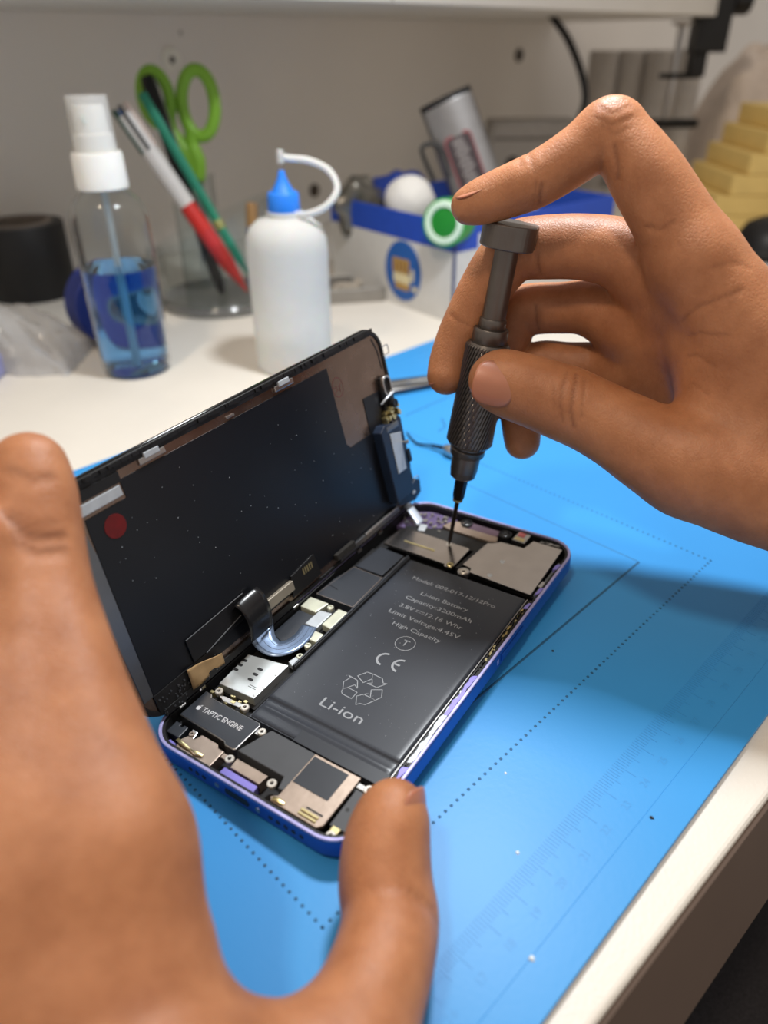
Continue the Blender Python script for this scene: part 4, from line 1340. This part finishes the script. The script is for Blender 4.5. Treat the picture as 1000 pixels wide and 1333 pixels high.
# ---- the sitter's dark trouser leg under the desk edge
M_denim = mat('charcoal_weave', (38, 36, 40), 0.9, var=0.3, vscale=900, bump=0.6, bscale=1500, bdist=0.0006)
leg = MB().tube(spline([(150, -470, -240), (125, -330, -236), (105, -180, -232), (92, -60, -236), (80, 60, -245)], 6), [95] * 6 + [90] * 6 + [84] * 6 + [78] * 7, 28).build('trouser_leg', M_denim, smooth=True)
tag(leg, 'dark charcoal trouser leg below the desk edge', 'trousers')

# ================================================================== background things on the desk
Z0 = -2.0
M_clear = mat('clear_plastic', (250, 252, 252), 0.04, var=0, trans=1.0, ior=1.25)
M_clear2 = mat('clear_acrylic', (244, 248, 248), 0.05, var=0, trans=1.0, ior=1.2)
M_liquid = mat('blue_liquid', (116, 188, 248), 0.02, var=0, trans=1.0, ior=1.33)
M_white = mat('white_plastic', (236, 236, 232), 0.35, var=0.02, sss=0.15)
M_frost = mat('frosted_plastic', (246, 246, 242), 0.42, var=0.02, trans=0.5, ior=1.12, sss=0.3)
M_capblue = mat('blue_cap', (40, 128, 232), 0.4, var=0.04, sss=0.1)


def shell(prof, t):
    """closed thin-walled profile from an outer profile"""
    inn = [(max(0.02, r - t), z + (t if i == 0 else 0)) for i, (r, z) in enumerate(prof)]
    return [(0.02, prof[0][1])] + prof + inn[::-1] + [(0.02, prof[0][1] + t)]


sp = empty('spray_bottle', (72.2, 295.4, Z0), label='clear spray bottle half filled with bright blue liquid, white pump top', cat='spray bottle')
MB().lathe(shell([(18.5, 0), (20.2, 1.5), (21.0, 8), (21.6, 50), (21.6, 88), (20.6, 94), (17.5, 100), (13, 104), (10, 105.5), (10, 108)], 0.9), 40, cap=False).build('bottle', M_clear, sp, smooth=True)
MB().lathe([(0.02, 1.2), (17.6, 1.2), (19.2, 2.8), (19.9, 8), (20.5, 50), (20.6, 63.5), (0.02, 63.5)], 40, cap=False).build('liquid', M_liquid, sp, smooth=True)
MB().lathe([(1.9, 4), (1.9, 106)], 14).build('dip_tube', mat('milky_tube', (226, 236, 240), 0.4, var=0, trans=0.5), sp, smooth=True)
MB().lathe([(13.4, 105.5), (14.0, 106.2), (13.6, 122), (13.0, 124.0), (9, 124.2)], 40).build('collar', M_white, sp, smooth=True)
MB().lathe([(10.6, 124), (10.2, 132.5), (9.4, 133), (8.6, 133.4), (8.3, 145.4), (7.8, 146.4), (0.02, 146.4)], 36).build('pump_head', M_white, sp, smooth=True)
MB().lathe([(2.3, 0), (2.3, 1.0), (1.4, 1.2), (0.02, 0.8)], 16, Matrix.Translation((-5.6, -6.0, 140)) @ Matrix.Rotation(math.radians(137), 4, 'Z') @ Matrix.Rotation(PI / 2, 4, 'Y') @ Matrix.Rotation(0, 4, 'Z')).build('nozzle', mat('pale_mint', (206, 224, 216), 0.4), sp, smooth=True)
MB().lathe([(11.6, 124), (10.8, 150.2), (10.4, 151), (0.02, 151), (0.02, 150.5), (10.2, 150.5), (11.2, 124)], 36, cap=False).build('overcap', mat('thin_clear_cap', (228, 228, 226), 0.12, var=0, alpha=0.28), sp, smooth=True)

dr = empty('dropper_bottle', (145.5, 228.6, Z0), label='frosted white squeeze bottle with blue pointed cap and thin hose', cat='dropper bottle')
MB().lathe([(0.02, 0), (21.5, 0), (23.4, 1.6), (23.6, 8), (23.8, 72), (23.2, 78), (20.8, 83.5), (16, 87.5), (10.5, 89.5), (9.4, 91), (0.02, 91)], 44, cap=False).build('bottle', M_frost, dr, smooth=True)
MB().lathe([(9.0, 90.6), (9.2, 91), (8.9, 101.2), (8.2, 102.2), (6.4, 102.4), (4.6, 105.5), (2.6, 109.5), (1.7, 113.2), (1.4, 113.4)], 32).build('blue_cap', M_capblue, dr, smooth=True)
MB().lathe([(0.75, 113), (0.7, 118)], 12).build('needle', M_steel, dr, smooth=True)
MB().lathe([(2.0, 117.0), (2.1, 117.3), (1.9, 123.6), (0.02, 124)], 16).build('tip_cover', mat('milky_hose', (232, 232, 228), 0.35, var=0, trans=0.35, sss=0.2), dr, smooth=True)
MB().lathe([(10.2, 89.6), (10.6, 90.0), (10.4, 92.0), (9.2, 92.2)], 28).build('tether_ring', MATS['milky_hose'], dr, smooth=True)
MB().tube(spline(HOSE, 8), 1.9, 10).build('tether_hose', MATS['milky_hose'], dr, smooth=True)

# ---- clear organiser with pens and scissors
OX, OY = 193.0, 378.0
org = empty('pen_organiser', (OX, OY, Z0), label='clear acrylic pen holder with a slanted rim behind the bottles', cat='pen holder')
MB().lathe([(0.02, 0), (45, 0), (46.5, 2), (46.5, 6), (45, 8), (0.02, 8)], 44, cap=False).build('base_disc', mat('grey_acrylic', (206, 208, 208), 0.08, var=0, trans=0.85, ior=1.3), org, smooth=True)
mb = MB()
N_ = 44
pv = []
for (r, side) in ((45.2, 0), (44.0, 1)):
    for lev in (0, 1):
        for k in range(N_):
            a = 2 * PI * k / N_
            x, y = r * math.cos(a), r * math.sin(a)
            pv.append((x, y, 8.0 if lev == 0 else 62 + 0.28 * (x - y)))
fs_ = []
for k in range(N_):
    l = (k + 1) % N_
    fs_ += [(k, l, N_ + l, N_ + k), (2 * N_ + l, 2 * N_ + k, 3 * N_ + k, 3 * N_ + l), (N_ + k, N_ + l, 3 * N_ + l, 3 * N_ + k), (l, k, 2 * N_ + k, 2 * N_ + l)]
mb.add(pv, fs_)
mb.build('slanted_wall', M_clear2, org, smooth=True)
MB().ring(rrect(-15.5, 15.5, -10, 10, 4), rrect(-14.5, 14.5, -9, 9, 3), 8, 90).build('tall_tube', M_clear2, org, smooth=True).matrix_local = Matrix.Translation((4 * MM, 27 * MM, 0)) @ Matrix.Rotation(-PI / 4, 4, 'Z')


def pen_empty(name, p0, p1, label, cat):
    d_ = Vector(p1) - Vector(p0)
    return empty(name, p0, zrot_to(d_), label, cat), d_.length


e, Lp = pen_empty('ballpoint_pen', *PEN_MULTI, 'four-colour ballpoint pen with white top and red lower barrel', 'pen')
k0 = Lp * 0.50
MB().lathe([(0.6, 0), (1.2, 3), (3.2, 12), (5.4, 24), (5.9, 30), (5.9, k0)], 24).build('red_barrel', mat('red_plastic', (198, 46, 40), 0.35, var=0.04), e, smooth=True)
MB().lathe([(6.1, k0), (6.3, k0 + 1), (6.5, Lp - 10), (6.2, Lp - 4), (5.0, Lp - 3.6)], 24).build('white_barrel', mat('pen_white', (214, 210, 206), 0.4, var=0.03), e, smooth=True)
for a, m_ in ((3.4, mat('dark_green_slider', (20, 62, 46), 0.4)), (4.3, M_black), (5.3, mat('pale_slider', (220, 200, 190), 0.4)), (1.2, M_capblue)):
    MB().box(4.2, 7.6, -1.2, 1.2, Lp - 30, Lp + 1.5, Matrix.Rotation(a, 4, 'Z')).build('slider', m_, e, bevel=0.5)
e, Lp = pen_empty('pencil', *PEN_GREEN, 'slim teal green pencil leaning beside the four-colour pen', 'pencil')
MB().lathe([(0.4, 0), (1.6, 8), (3.7, 18), (3.7, Lp - 1), (3.2, Lp)], 6).build('barrel', mat('teal_lacquer', (44, 138, 110), 0.35, var=0.05), e)
MB().lathe([(3.2, Lp), (2.6, Lp + 0.4), (0.02, Lp + 0.5)], 12).build('end_cap', mat('dark_teal', (28, 84, 74), 0.4), e, smooth=True)
MB().lathe([(3.9, 40), (3.9, 46), (3.7, 46.4)], 12).build('yellow_band', mat('olive_band', (150, 150, 84), 0.4), e, smooth=True)
e, Lp = pen_empty('marker_pen', *PEN_BLACK, 'black marker pen standing against the green scissors', 'marker')
MB().lathe([(1.2, 0), (3.4, 6), (4.3, 14), (4.6, Lp * 0.55)], 20).build('barrel', M_black, e, smooth=True)
MB().lathe([(5.2, Lp * 0.55), (5.4, Lp * 0.56), (5.0, Lp - 2), (4.2, Lp), (0.02, Lp)], 20).build('cap', M_black, e, smooth=True)
MB().box(4.6, 6.0, -1.4, 1.4, Lp * 0.6, Lp - 1).build('pocket_clip', mat('silver_clip', (190, 190, 190), 0.3, metal=0.8), e, bevel=0.3)

# scissors: two loop handles and two blades, pivoted
sc = empty('scissors', SCI_LOC, Matrix.Rotation(-PI / 4, 3, 'Z') @ Matrix.Rotation(math.radians(-4), 3, 'X'), 'scissors with light green loop handles standing in the clear pen holder', 'scissors')
M_lime = mat('lime_plastic', (128, 178, 52), 0.4, var=0.05)


def loop_path(cx, cz, rx, rz, tilt, n=26):
    out = []
    for k in range(n + 1):
        a = 2 * PI * k / n
        x, z = rx * math.cos(a), rz * math.sin(a)
        out.append((cx + x * math.cos(tilt) + z * math.sin(tilt), 0, cz - x * math.sin(tilt) + z * math.cos(tilt)))
    return out


for sgn, cx, cz, rx, rz, tl in ((1, 9.5, 128, 12.0, 21.5, 0.02), (-1, -21.0, 132, 10.0, 17, -0.12)):
    h_ = MB()
    h_.tube(loop_path(cx, cz, rx, rz, tl), 4.5, 12, flat=0.8, up=(0, 1, 0), cap=False)
    h_.tube(spline([(cx - sgn * 7, 0, cz - rz * 0.75), (cx - sgn * 8 if sgn > 0 else cx + 9, 0, cz - rz - 8), (2 + sgn * 2, 0, 88), (2, 0, 76)], 6), [5.4] * 6 + [6.4] * 6 + [6.0] * 6 + [4.0], 12, flat=0.7, up=(0, 1, 0))
    h_.build('handle', M_lime, sc, smooth=True, angle=180)
    MB().prism([(-5 + sgn, 90), (5 + sgn, 90), (6 + sgn, 40), (2 * sgn, 8), (-1 + sgn, 40)], 0, 1.4).build('blade', M_steel, sc, bevel=0.2).matrix_local = Matrix.Translation((0, (-0.8 * sgn + 0.8) * MM, 0)) @ Matrix.Rotation(PI / 2, 4, 'X')
MB().lathe([(3, 0), (3, 1.4), (2, 2.0), (0.02, 2.0)], 18, Matrix.Translation((2, -2.0, 66)) @ Matrix.Rotation(PI / 2, 4, 'X')).build('pivot_screw', M_steel, sc, smooth=True)
e = empty('marker_pen', (214, 366, 7), Matrix.Rotation(0.12, 3, 'Y'), 'blue pen with a brown clip inside the clear pen holder', 'marker')
MB().lathe([(1, 0), (3.6, 5), (4.0, 46)], 16).build('barrel', mat('blue_pen', (44, 74, 160), 0.4), e, smooth=True)
MB().lathe([(4.4, 46), (4.4, 62), (3.8, 63)], 16).build('cap', mat('tan_cap', (160, 120, 72), 0.5), e, smooth=True)

# ---- tape rolls
tr = empty('tape_roll', (100, 512, Z0), label='roll of black tape lying flat by the wall', cat='tape')
MB().lathe([(26, 0), (33, 0), (33.4, 1), (33.4, 55), (33, 56), (26, 56)], 44, cap=False).build('tape', mat('black_tape', (22, 21, 22), 0.5, var=0.06), tr, smooth=True)
MB().lathe([(26, 56), (26, 56.8), (21, 56.8), (21, 0), (26, 0)], 40, cap=False).build('core', mat('card_core', (128, 116, 106), 0.8), tr, smooth=True)
tr = empty('tape_roll', (88, 352, Z0), label='dark blue roll standing behind the spray bottle', cat='tape')
MB().lathe([(12, -9), (26, -9), (27, -8), (27, 8), (26, 9), (12, 9)], 40, Matrix.Translation((0, 0, 27)) @ Matrix.Rotation(PI / 2, 4, 'X'), cap=False).build('tape', mat('dark_blue_tape', (22, 42, 120), 0.45, var=0.06), tr, smooth=True)
MB().lathe([(12, 9), (10.5, 9), (10.5, -9), (12, -9)], 36, Matrix.Translation((0, 0, 27)) @ Matrix.Rotation(PI / 2, 4, 'X'), cap=False).build('core', MATS['card_core'], tr, smooth=True)


# ---- crumpled things
def crumple(nx, ny, sx, sy, h, amp, seed, power=2.0):
    r_ = random.Random(seed)
    ph_ = [(r_.uniform(2, 9), r_.uniform(2, 9), r_.uniform(0, 6.3)) for _ in range(9)]

    def fn(u, v):
        x, y = (u - 0.5) * 2, (v - 0.5) * 2
        b = max(0.0, 1 - abs(x) ** power) * max(0.0, 1 - abs(y) ** power)
        z = h * b ** 0.5
        w = sum(abs(math.sin(a * x + c_ * y + p)) - 0.5 for a, c_, p in ph_) / 3
        return (x * sx + amp * 0.3 * w, y * sy + amp * 0.3 * math.sin(5 * x + 3 * w), max(0.15, z + amp * w * (b ** 0.4)))
    mb = MB()
    mb.grid(fn, nx, ny)
    k = len(mb.v)
    # flat underside so the heap is a closed body
    m2 = [(p[0], p[1], 0.0) for p in mb.v]
    fs2 = [tuple(reversed(f)) for f in mb.f]
    mb.add(m2, fs2)
    return mb


M_film = mat('clear_film', (214, 214, 216), 0.12, var=0.05, vscale=60, alpha=0.42, spec=0.8)
bagf = crumple(44, 34, 48, 30, 30, 7, 3).build('plastic_bag', M_film, smooth=True, angle=25, loc=(22, 372, Z0))
bagf.rotation_euler = (0, 0, -0.75)
tag(bagf, 'crumpled clear plastic bag on the desk left of the spray bottle', 'plastic bag')
pk = empty('paper_packet', (4, 352, Z0), -0.75, 'small white paper packet with lavender base on the clear bag', 'packet')
MB().grid(lambda u, v: (-26 + 30 * u + 4 * v, -16 + 26 * v, 22 + 10 * v - 5 * (u - 0.5) ** 2 * 4 + 2 * math.sin(5 * u)), 12, 10).build('white_sheet', mat('white_paper', (216, 214, 210), 0.7, var=0.03), pk, smooth=True, solid=1.0)
MB().box(-30, 8, -24, 4, 0, 14).build('lavender_base', mat('lavender_packet', (150, 152, 196), 0.6, var=0.08), pk, bevel=2)
MB().box(-14, -6, -9, -6, 28.4, 29.6).build('printed_mark', mat('grey_mark', (120, 116, 112), 0.6), pk)

# ---- cardboard box of odds and ends
bx = empty('carton', (276, 210, Z0), math.radians(-7.0), 'white and blue open carton full of odds and ends, oval picture on its side', 'box')
M_card = mat('white_card', (206, 204, 200), 0.6, var=0.03)
M_cblue = mat('blue_card', (34, 74, 178), 0.5, var=0.05)
BW, BD, BH = 172, 150, 69
for nm, (x0, x1, y0, y1) in (('side_panel', (0, 1.6, 0, BD)), ('side_panel', (BW - 1.6, BW, 0, BD)), ('end_panel', (1.6, BW - 1.6, 0, 1.6)), ('end_panel', (1.6, BW - 1.6, BD - 1.6, BD))):
    p = MB().box(x0, x1, y0, y1, 0, 50).build(nm, M_card, bx, bevel=0.3)
    MB().box(x0 - 0.15, x1 + 0.15, y0 - 0.15, y1 + 0.15, 50, BH).build('blue_band', M_cblue, p, bevel=0.2)
MB().box(1.6, BW - 1.6, 1.6, BD - 1.6, 0, 1.5).build('bottom_panel', M_card, bx)
MB().box(-0.6, 1.0, -0.6, 1.0, 0, BH).build('corner_crease', mat('crease_slate_blue', (52, 64, 110), 0.6), bx)  # narrow slate-blue strip down the full height of the near corner
ov = MB().prism(circle(0, 0, 21, 40, 22), 0, 0.5).build('oval_picture', mat('oval_blue', (36, 92, 168), 0.5, var=0.05), bx)
ov.matrix_local = Matrix.Translation((-0.1 * MM, 56 * MM, 27 * MM)) @ Matrix.Rotation(-PI / 2, 4, 'Z') @ Matrix.Rotation(PI / 2, 4, 'X')
for (x0, x1, y0, y1, m_) in ((-12, 8, -2, 9, mat('ochre_print', (176, 140, 78), 0.6)), (-11, 9, -9, -2, mat('cream_print', (216, 204, 164), 0.6)), (-9, 8, -14, -9, MATS['ochre_print']), (10, 13, -6, 3, MATS['cream_print']), (12, 17, -13, -9, MATS['cream_print'])):
    MB().prism(rrect(x0, x1, y0, y1, 1.4, 3), 0.5, 0.7).build('printed_shape', m_, ov)
for k in range(4):
    MB().box(-9 + 4.4 * k, -7.6 + 4.4 * k, -1, 7, 0.7, 0.8).build('printed_bar', mat('brown_print', (120, 82, 44), 0.6), ov)
lb = MB().box(22, 70, -0.5, 0.1, 36, 60).build('white_label', M_card, bx)
for z in (22, 27):
    MB().box(14, 60, -0.35, 0.0, z, z + 2).build('printed_line', mat('pale_blue_print', (150, 178, 200), 0.6), bx)

MATS_BALL = mat('white_sponge', (232, 230, 226), 0.85, var=0.03, bump=0.4, bscale=300, bdist=0.001)


def blob(name, c, rx, ry, rz, m, label, cat, seed, amp=0.06, seg=28, rows=16):
    r_ = random.Random(seed)
    ph_ = [(r_.uniform(-4, 4), r_.uniform(-4, 4), r_.uniform(-4, 4), r_.uniform(0, 6.3)) for _ in range(7)]
    mb = MB()
    pts, fs = [], []
    for i in range(rows + 1):
        t = PI * i / rows
        for k in range(seg):
            a = 2 * PI * k / seg
            d_ = Vector((math.sin(t) * math.cos(a), math.sin(t) * math.sin(a), math.cos(t)))
            w = 1 + amp * sum(abs(math.sin(p * d_.x + q * d_.y + s_ * d_.z + o_)) - 0.6 for p, q, s_, o_ in ph_)
            pts.append((d_.x * rx * w, d_.y * ry * w, d_.z * rz * w))
    for i in range(rows):
        for k in range(seg):
            fs.append((i * seg + k, (i + 1) * seg + k, (i + 1) * seg + (k + 1) % seg, i * seg + (k + 1) % seg))
    mb.add(pts, fs)
    o = mb.build(name, m, smooth=True, loc=c, angle=40)
    return tag(o, label, cat)


blob('cotton_ball', BALL, 20, 20, 19, MATS_BALL, 'round white cotton ball heaped in the carton', 'cotton ball', 5, 0.02)
blob('foil_bag', FOILB, 22, 14, 21, mat('crumpled_foil', (120, 116, 108), 0.3, metal=0.7, var=0.4, vscale=60), 'crumpled dark silver foil bag at the near end of the carton', 'foil bag', 9, 0.16)
blob('blue_bag', BLUEB, 26, 26, 22, mat('blue_bag', (30, 58, 140), 0.5, var=0.2), 'crumpled blue plastic bag deep in the carton behind the cotton ball', 'plastic bag', 12, 0.1)
pc2 = empty('foil_packet', PACK, Matrix(PACK_ROT), 'flat silver foil packet with a dark printed label sticking up from the carton', 'packet')
MB().grid(lambda u, v: (-21 + 42 * u, -46 + 92 * v, 4 * (1 - (2 * u - 1) ** 2) + 5 * (v - 0.3) ** 2), 12, 18).build('pouch', mat('silver_pouch', (150, 148, 148), 0.35, metal=0.8, var=0.06), pc2, smooth=True, solid=1.2)
MB().grid(lambda u, v: (-21 + 42 * u, 42.2 + 4.2 * v, 0.9 + 4 * (1 - (2 * u - 1) ** 2) + 5 * (0.95 + 0.05 * v - 0.3) ** 2), 12, 2).build('black_seal', M_black, pc2, smooth=True, solid=0.4)
lbp = MB().prism(rrect(-11, 9, -26, 16, 4), 4.9, 5.3).build('dark_label', mat('label_dark', (62, 50, 54), 0.5), pc2)
MB().ring(rrect(-12.5, 10.5, -28, 18, 5), rrect(-11.2, 9.2, -26.2, 16.2, 4), 4.9, 5.2).build('red_frame', mat('label_red', (150, 78, 84), 0.5), pc2)
for k in range(9):
    MB().prism(rrect(-6.5 + (k % 2), 5.0 - (k % 3), -22 + 4.1 * k, -19.6 + 4.1 * k, 1.0, 3), 5.3, 5.5).build('label_stroke', mat('label_grey', (150, 145, 145), 0.5), lbp)
gt = empty('green_tube', GREEN, Matrix(GREEN_ROT), 'green tube end with a white ring lying on the carton edge', 'tube')
MB().lathe([(15.5, 0), (15.8, 1), (15.8, 40), (0.02, 40)], 32).build('tube_body', mat('green_plastic', (44, 150, 62), 0.4, var=0.05), gt, smooth=True)
MB().lathe([(14.2, 0), (13.4, -1.2), (10.2, -1.4), (9.6, 0)], 32, cap=False).build('white_ring', mat('pale_green_ring', (206, 228, 206), 0.4), gt, smooth=True)
MB().lathe([(9.6, -0.2), (9.0, -0.4), (0.02, -0.6)], 28).build('cap_centre', mat('deep_green', (24, 126, 40), 0.35), gt, smooth=True)
e = MB().grid(lambda u, v: (-9 + 18 * u + 3 * math.sin(6 * v), 0.6 * math.sin(7 * u), -16 * v * (1 - 0.5 * abs(2 * u - 1)) + 1), 10, 8).build('paper_scrap', mat('cream_scrap', (226, 202, 160), 0.7), smooth=True, solid=0.4, loc=SCRAP)
e.rotation_euler = (0, 0, -1.57)
tag(e, 'torn cream paper scrap hanging under the green tube', 'paper scrap')
e = MB().tube(spline(LOOPC, 8), 1.7, 8).build('wire_loop', M_black, smooth=True)
tag(e, 'thin black wire loop rising out of the carton', 'wire')

# ---- shallow grey tray between the dropper bottle and the carton
ty = empty('metal_tray', TRAY, -0.6, 'shallow grey metal tray between dropper bottle and carton', 'tray')
M_tray = mat('grey_tray', (150, 146, 140), 0.35, metal=0.5, var=0.06)
MB().ring(rrect(-30, 30, -22, 22, 6), rrect(-28.6, 28.6, -20.6, 20.6, 5), 0, 11).build('tray_wall', M_tray, ty, smooth=True, bevel=0.4)
MB().prism(rrect(-29, 29, -21, 21, 5), 0, 1.2).build('tray_floor', M_tray, ty)
e = MB().tube(spline([(-14, 0, 6), (-4, 5, 7), (8, -2, 6), (16, 4, 7)], 6), 3.0, 10).build('putty_stick', mat('grey_putty', (170, 160, 146), 0.6), smooth=True, loc=(TRAY[0], TRAY[1], TRAY[2] + 0.2))
tag(e, 'bent grey stick lying in the shallow metal tray', 'stick')

# ---- things under the shelf end on the right
M_roll = mat('white_roll', (196, 190, 184), 0.7, var=0.04)
ROLL_LABELS = ['white paper roll under the shelf, nearest the hanging cable', 'white paper roll under the shelf, second from the cable', 'white paper roll under the shelf, third from the cable', 'white paper roll under the shelf, beside the clamp rod']
for i, p in enumerate(ROLLS):
    e = empty('paper_roll', p, label=ROLL_LABELS[i], cat='paper roll', group='white paper rolls under the shelf')
    MB().lathe([(8, 0), (18.6, 0), (19, 0.6), (19, 164), (18.6, 164.6), (8, 164.6)], 28, cap=False).build('paper', M_roll, e, smooth=True)
    MB().lathe([(8, 164.6), (7, 164.6), (7, 0), (8, 0)], 24, cap=False).build('core', MATS['card_core'], e, smooth=True)
sb = crumple(30, 26, 70, 55, 150, 26, 21, 4.0).build('bubble_wrap', mat('bubble_white', (214, 200, 188), 0.5, var=0.12, vscale=40, bump=0.5, bscale=120, bdist=0.004), smooth=True, angle=25, loc=WRAP)
sb.rotation_euler = (0, 0, -0.8)
tag(sb, 'heap of crumpled white bubble wrap right of the clamp', 'bubble wrap')
M_kraft = mat('yellow_board', (226, 196, 122), 0.6, var=0.08, vscale=30)
KL = ['lowest board in the stack of yellow boards', 'second board from the bottom of the yellow stack', 'third board from the bottom of the yellow stack', 'fourth board from the bottom of the yellow stack', 'board just under the top one of the yellow stack', 'topmost board of the yellow stack by the bubble wrap']
for i in range(6):
    e = MB().prism(rrect(-75, 75, -60, 60, 4), 0, 19.0).build('yellow_board', M_kraft, bevel=1.2, loc=(KRAFT[0] + i * 9.5, KRAFT[1] - i * 9.5, Z0 + 19.4 * i))
    e.rotation_euler = (0, 0, -PI / 4)
    tag(e, KL[i], 'board', 'stack of yellow boards')
bk = empty('headset_case', BCASE, -PI / 4, 'black rounded case at the right edge behind the hand', 'case')
MB().lathe([(0.02, 0), (30, 0), (33, 5), (32, 18), (25, 30), (12, 36), (0.02, 37)], 32, cap=False).build('shell', M_black, bk, smooth=True)
MB().lathe([(33.1, 8), (33.4, 9), (33.1, 10)], 32, cap=False).build('seam', mat('dark_seam', (50, 50, 52), 0.5), bk, smooth=True)
e = MB().prism(rrect(-32, 32, -22, 22, 3), 0, 1.2).build('white_card', M_card, loc=(BCASE[0] - 32, BCASE[1] - 30, Z0 + 0.05))
e.rotation_euler = (0, 0, -0.5)
tag(e, 'plain white card lying in front of the black case', 'card')
rt = empty('grey_device', GREYD, -PI / 4, 'blurred pale grey device with a dark round hole, behind the raised index knuckle', 'device')
MB().prism(rrect(-52, 52, -24, 24, 8), 0, 98).build('housing', mat('pale_grey_housing', (162, 156, 150), 0.5, var=0.05), rt, bevel=5, seg=3)
MB().lathe([(9, 0), (9, 1), (6, 0.4), (0.02, 0.4)], 20, Matrix.Translation((-22, -24.2, 52)) @ Matrix.Rotation(PI / 2, 4, 'X')).build('dark_hole', M_dark, rt, smooth=True)
MB().box(-46, 46, -24.6, -24.0, 78, 81).build('groove', mat('groove_grey', (110, 104, 98), 0.6), rt)

cb = MB().tube(spline(CABLE, 8), 4.0, 12).build('lamp_cable', mat('black_cable', (34, 34, 36), 0.5, var=0.05), smooth=True)
tag(cb, 'thick black cable hanging down from the shelf edge', 'cable')
cl = empty('lamp_clamp', CLAMP, -PI / 4, 'black steel screw clamp gripping the end of the shelf', 'clamp')
MB().box(14, 50, -16, 16, -34, 62).build('clamp_body', M_black, cl, bevel=1.5)
MB().box(16, 32, -12, 12, -58, -34).build('lower_arm', M_black, cl, bevel=1)
MB().box(-16, 30, -5, 5, -60, -54).build('jaw', M_black, cl, bevel=1)
MB().box(-14, 24, -14, 14, 27, 33).build('upper_jaw', M_black, cl, bevel=1)
MB().lathe([(4.2, -106), (4.2, -6)], 16).build('screw_rod', M_steel, cl, smooth=True)
MB().lathe([(12, -6), (12, -3.5), (8, -2.6), (5, -9)], 24).build('pressure_pad', mat('pale_pad', (190, 184, 178), 0.5), cl, smooth=True)
MB().box(-20, 38, -7, 7, -112, -102).build('turn_handle', M_black, cl, bevel=2)
MB().lathe([(15, 0), (16, 2), (16, 18), (14, 20), (0.02, 20)], 10, Matrix.Translation((52, 0, 18)) @ Matrix.Rotation(PI / 2, 4, 'Y')).build('side_knob', M_black, cl, bevel=1)

# ---- small steel tools lying on the mat
tw = empty('tweezers', TOOL1, TOOL1_A, 'bright steel tweezers lying on the mat behind the phone screen', 'tweezers')
for s in (-1, 1):
    MB().tube(spline([(-52, 0.6 * s, 3), (-30, 2.6 * s, 3.2), (0, 4.0 * s, 3.4), (26, 1.6 * s, 3.4), (44, 0.3 * s, 3.0)], 6), [2.6] * 6 + [3.4] * 6 + [3.0] * 6 + [1.6] * 5 + [0.5] * 2, 10, flat=0.35, up=(0, 0, 1)).build('arm', mat('tool_steel', (134, 132, 130), 0.3, metal=1.0, var=0.05), tw, smooth=True)
pk_ = empty('dental_pick', TOOL2, TOOL2_A, 'thin bent steel pick lying on the mat right of the screen', 'pick')
MB().tube(spline([(0, 0, 3), (5, 0.4, 2.6), (10, 1.2, 1.8), (17, 3.0, 1.0), (24, 1.0, 0.9), (30, -2.0, 0.9)], 6), [1.0] * 6 + [0.9] * 6 + [0.6] * 6 + [0.45] * 6 + [0.4] * 7, 8).build('shaft', M_bit, pk_, smooth=True)
MB().lathe([(0.6, 0), (2.0, 0.6), (3.0, 3), (3.0, 7), (1.6, 9.5), (0.9, 10)], 18, Matrix.Translation((2, 0, 3.0)) @ Matrix.Rotation(-PI / 2, 4, 'Y')).build('ball_grip', M_steel, pk_, smooth=True)
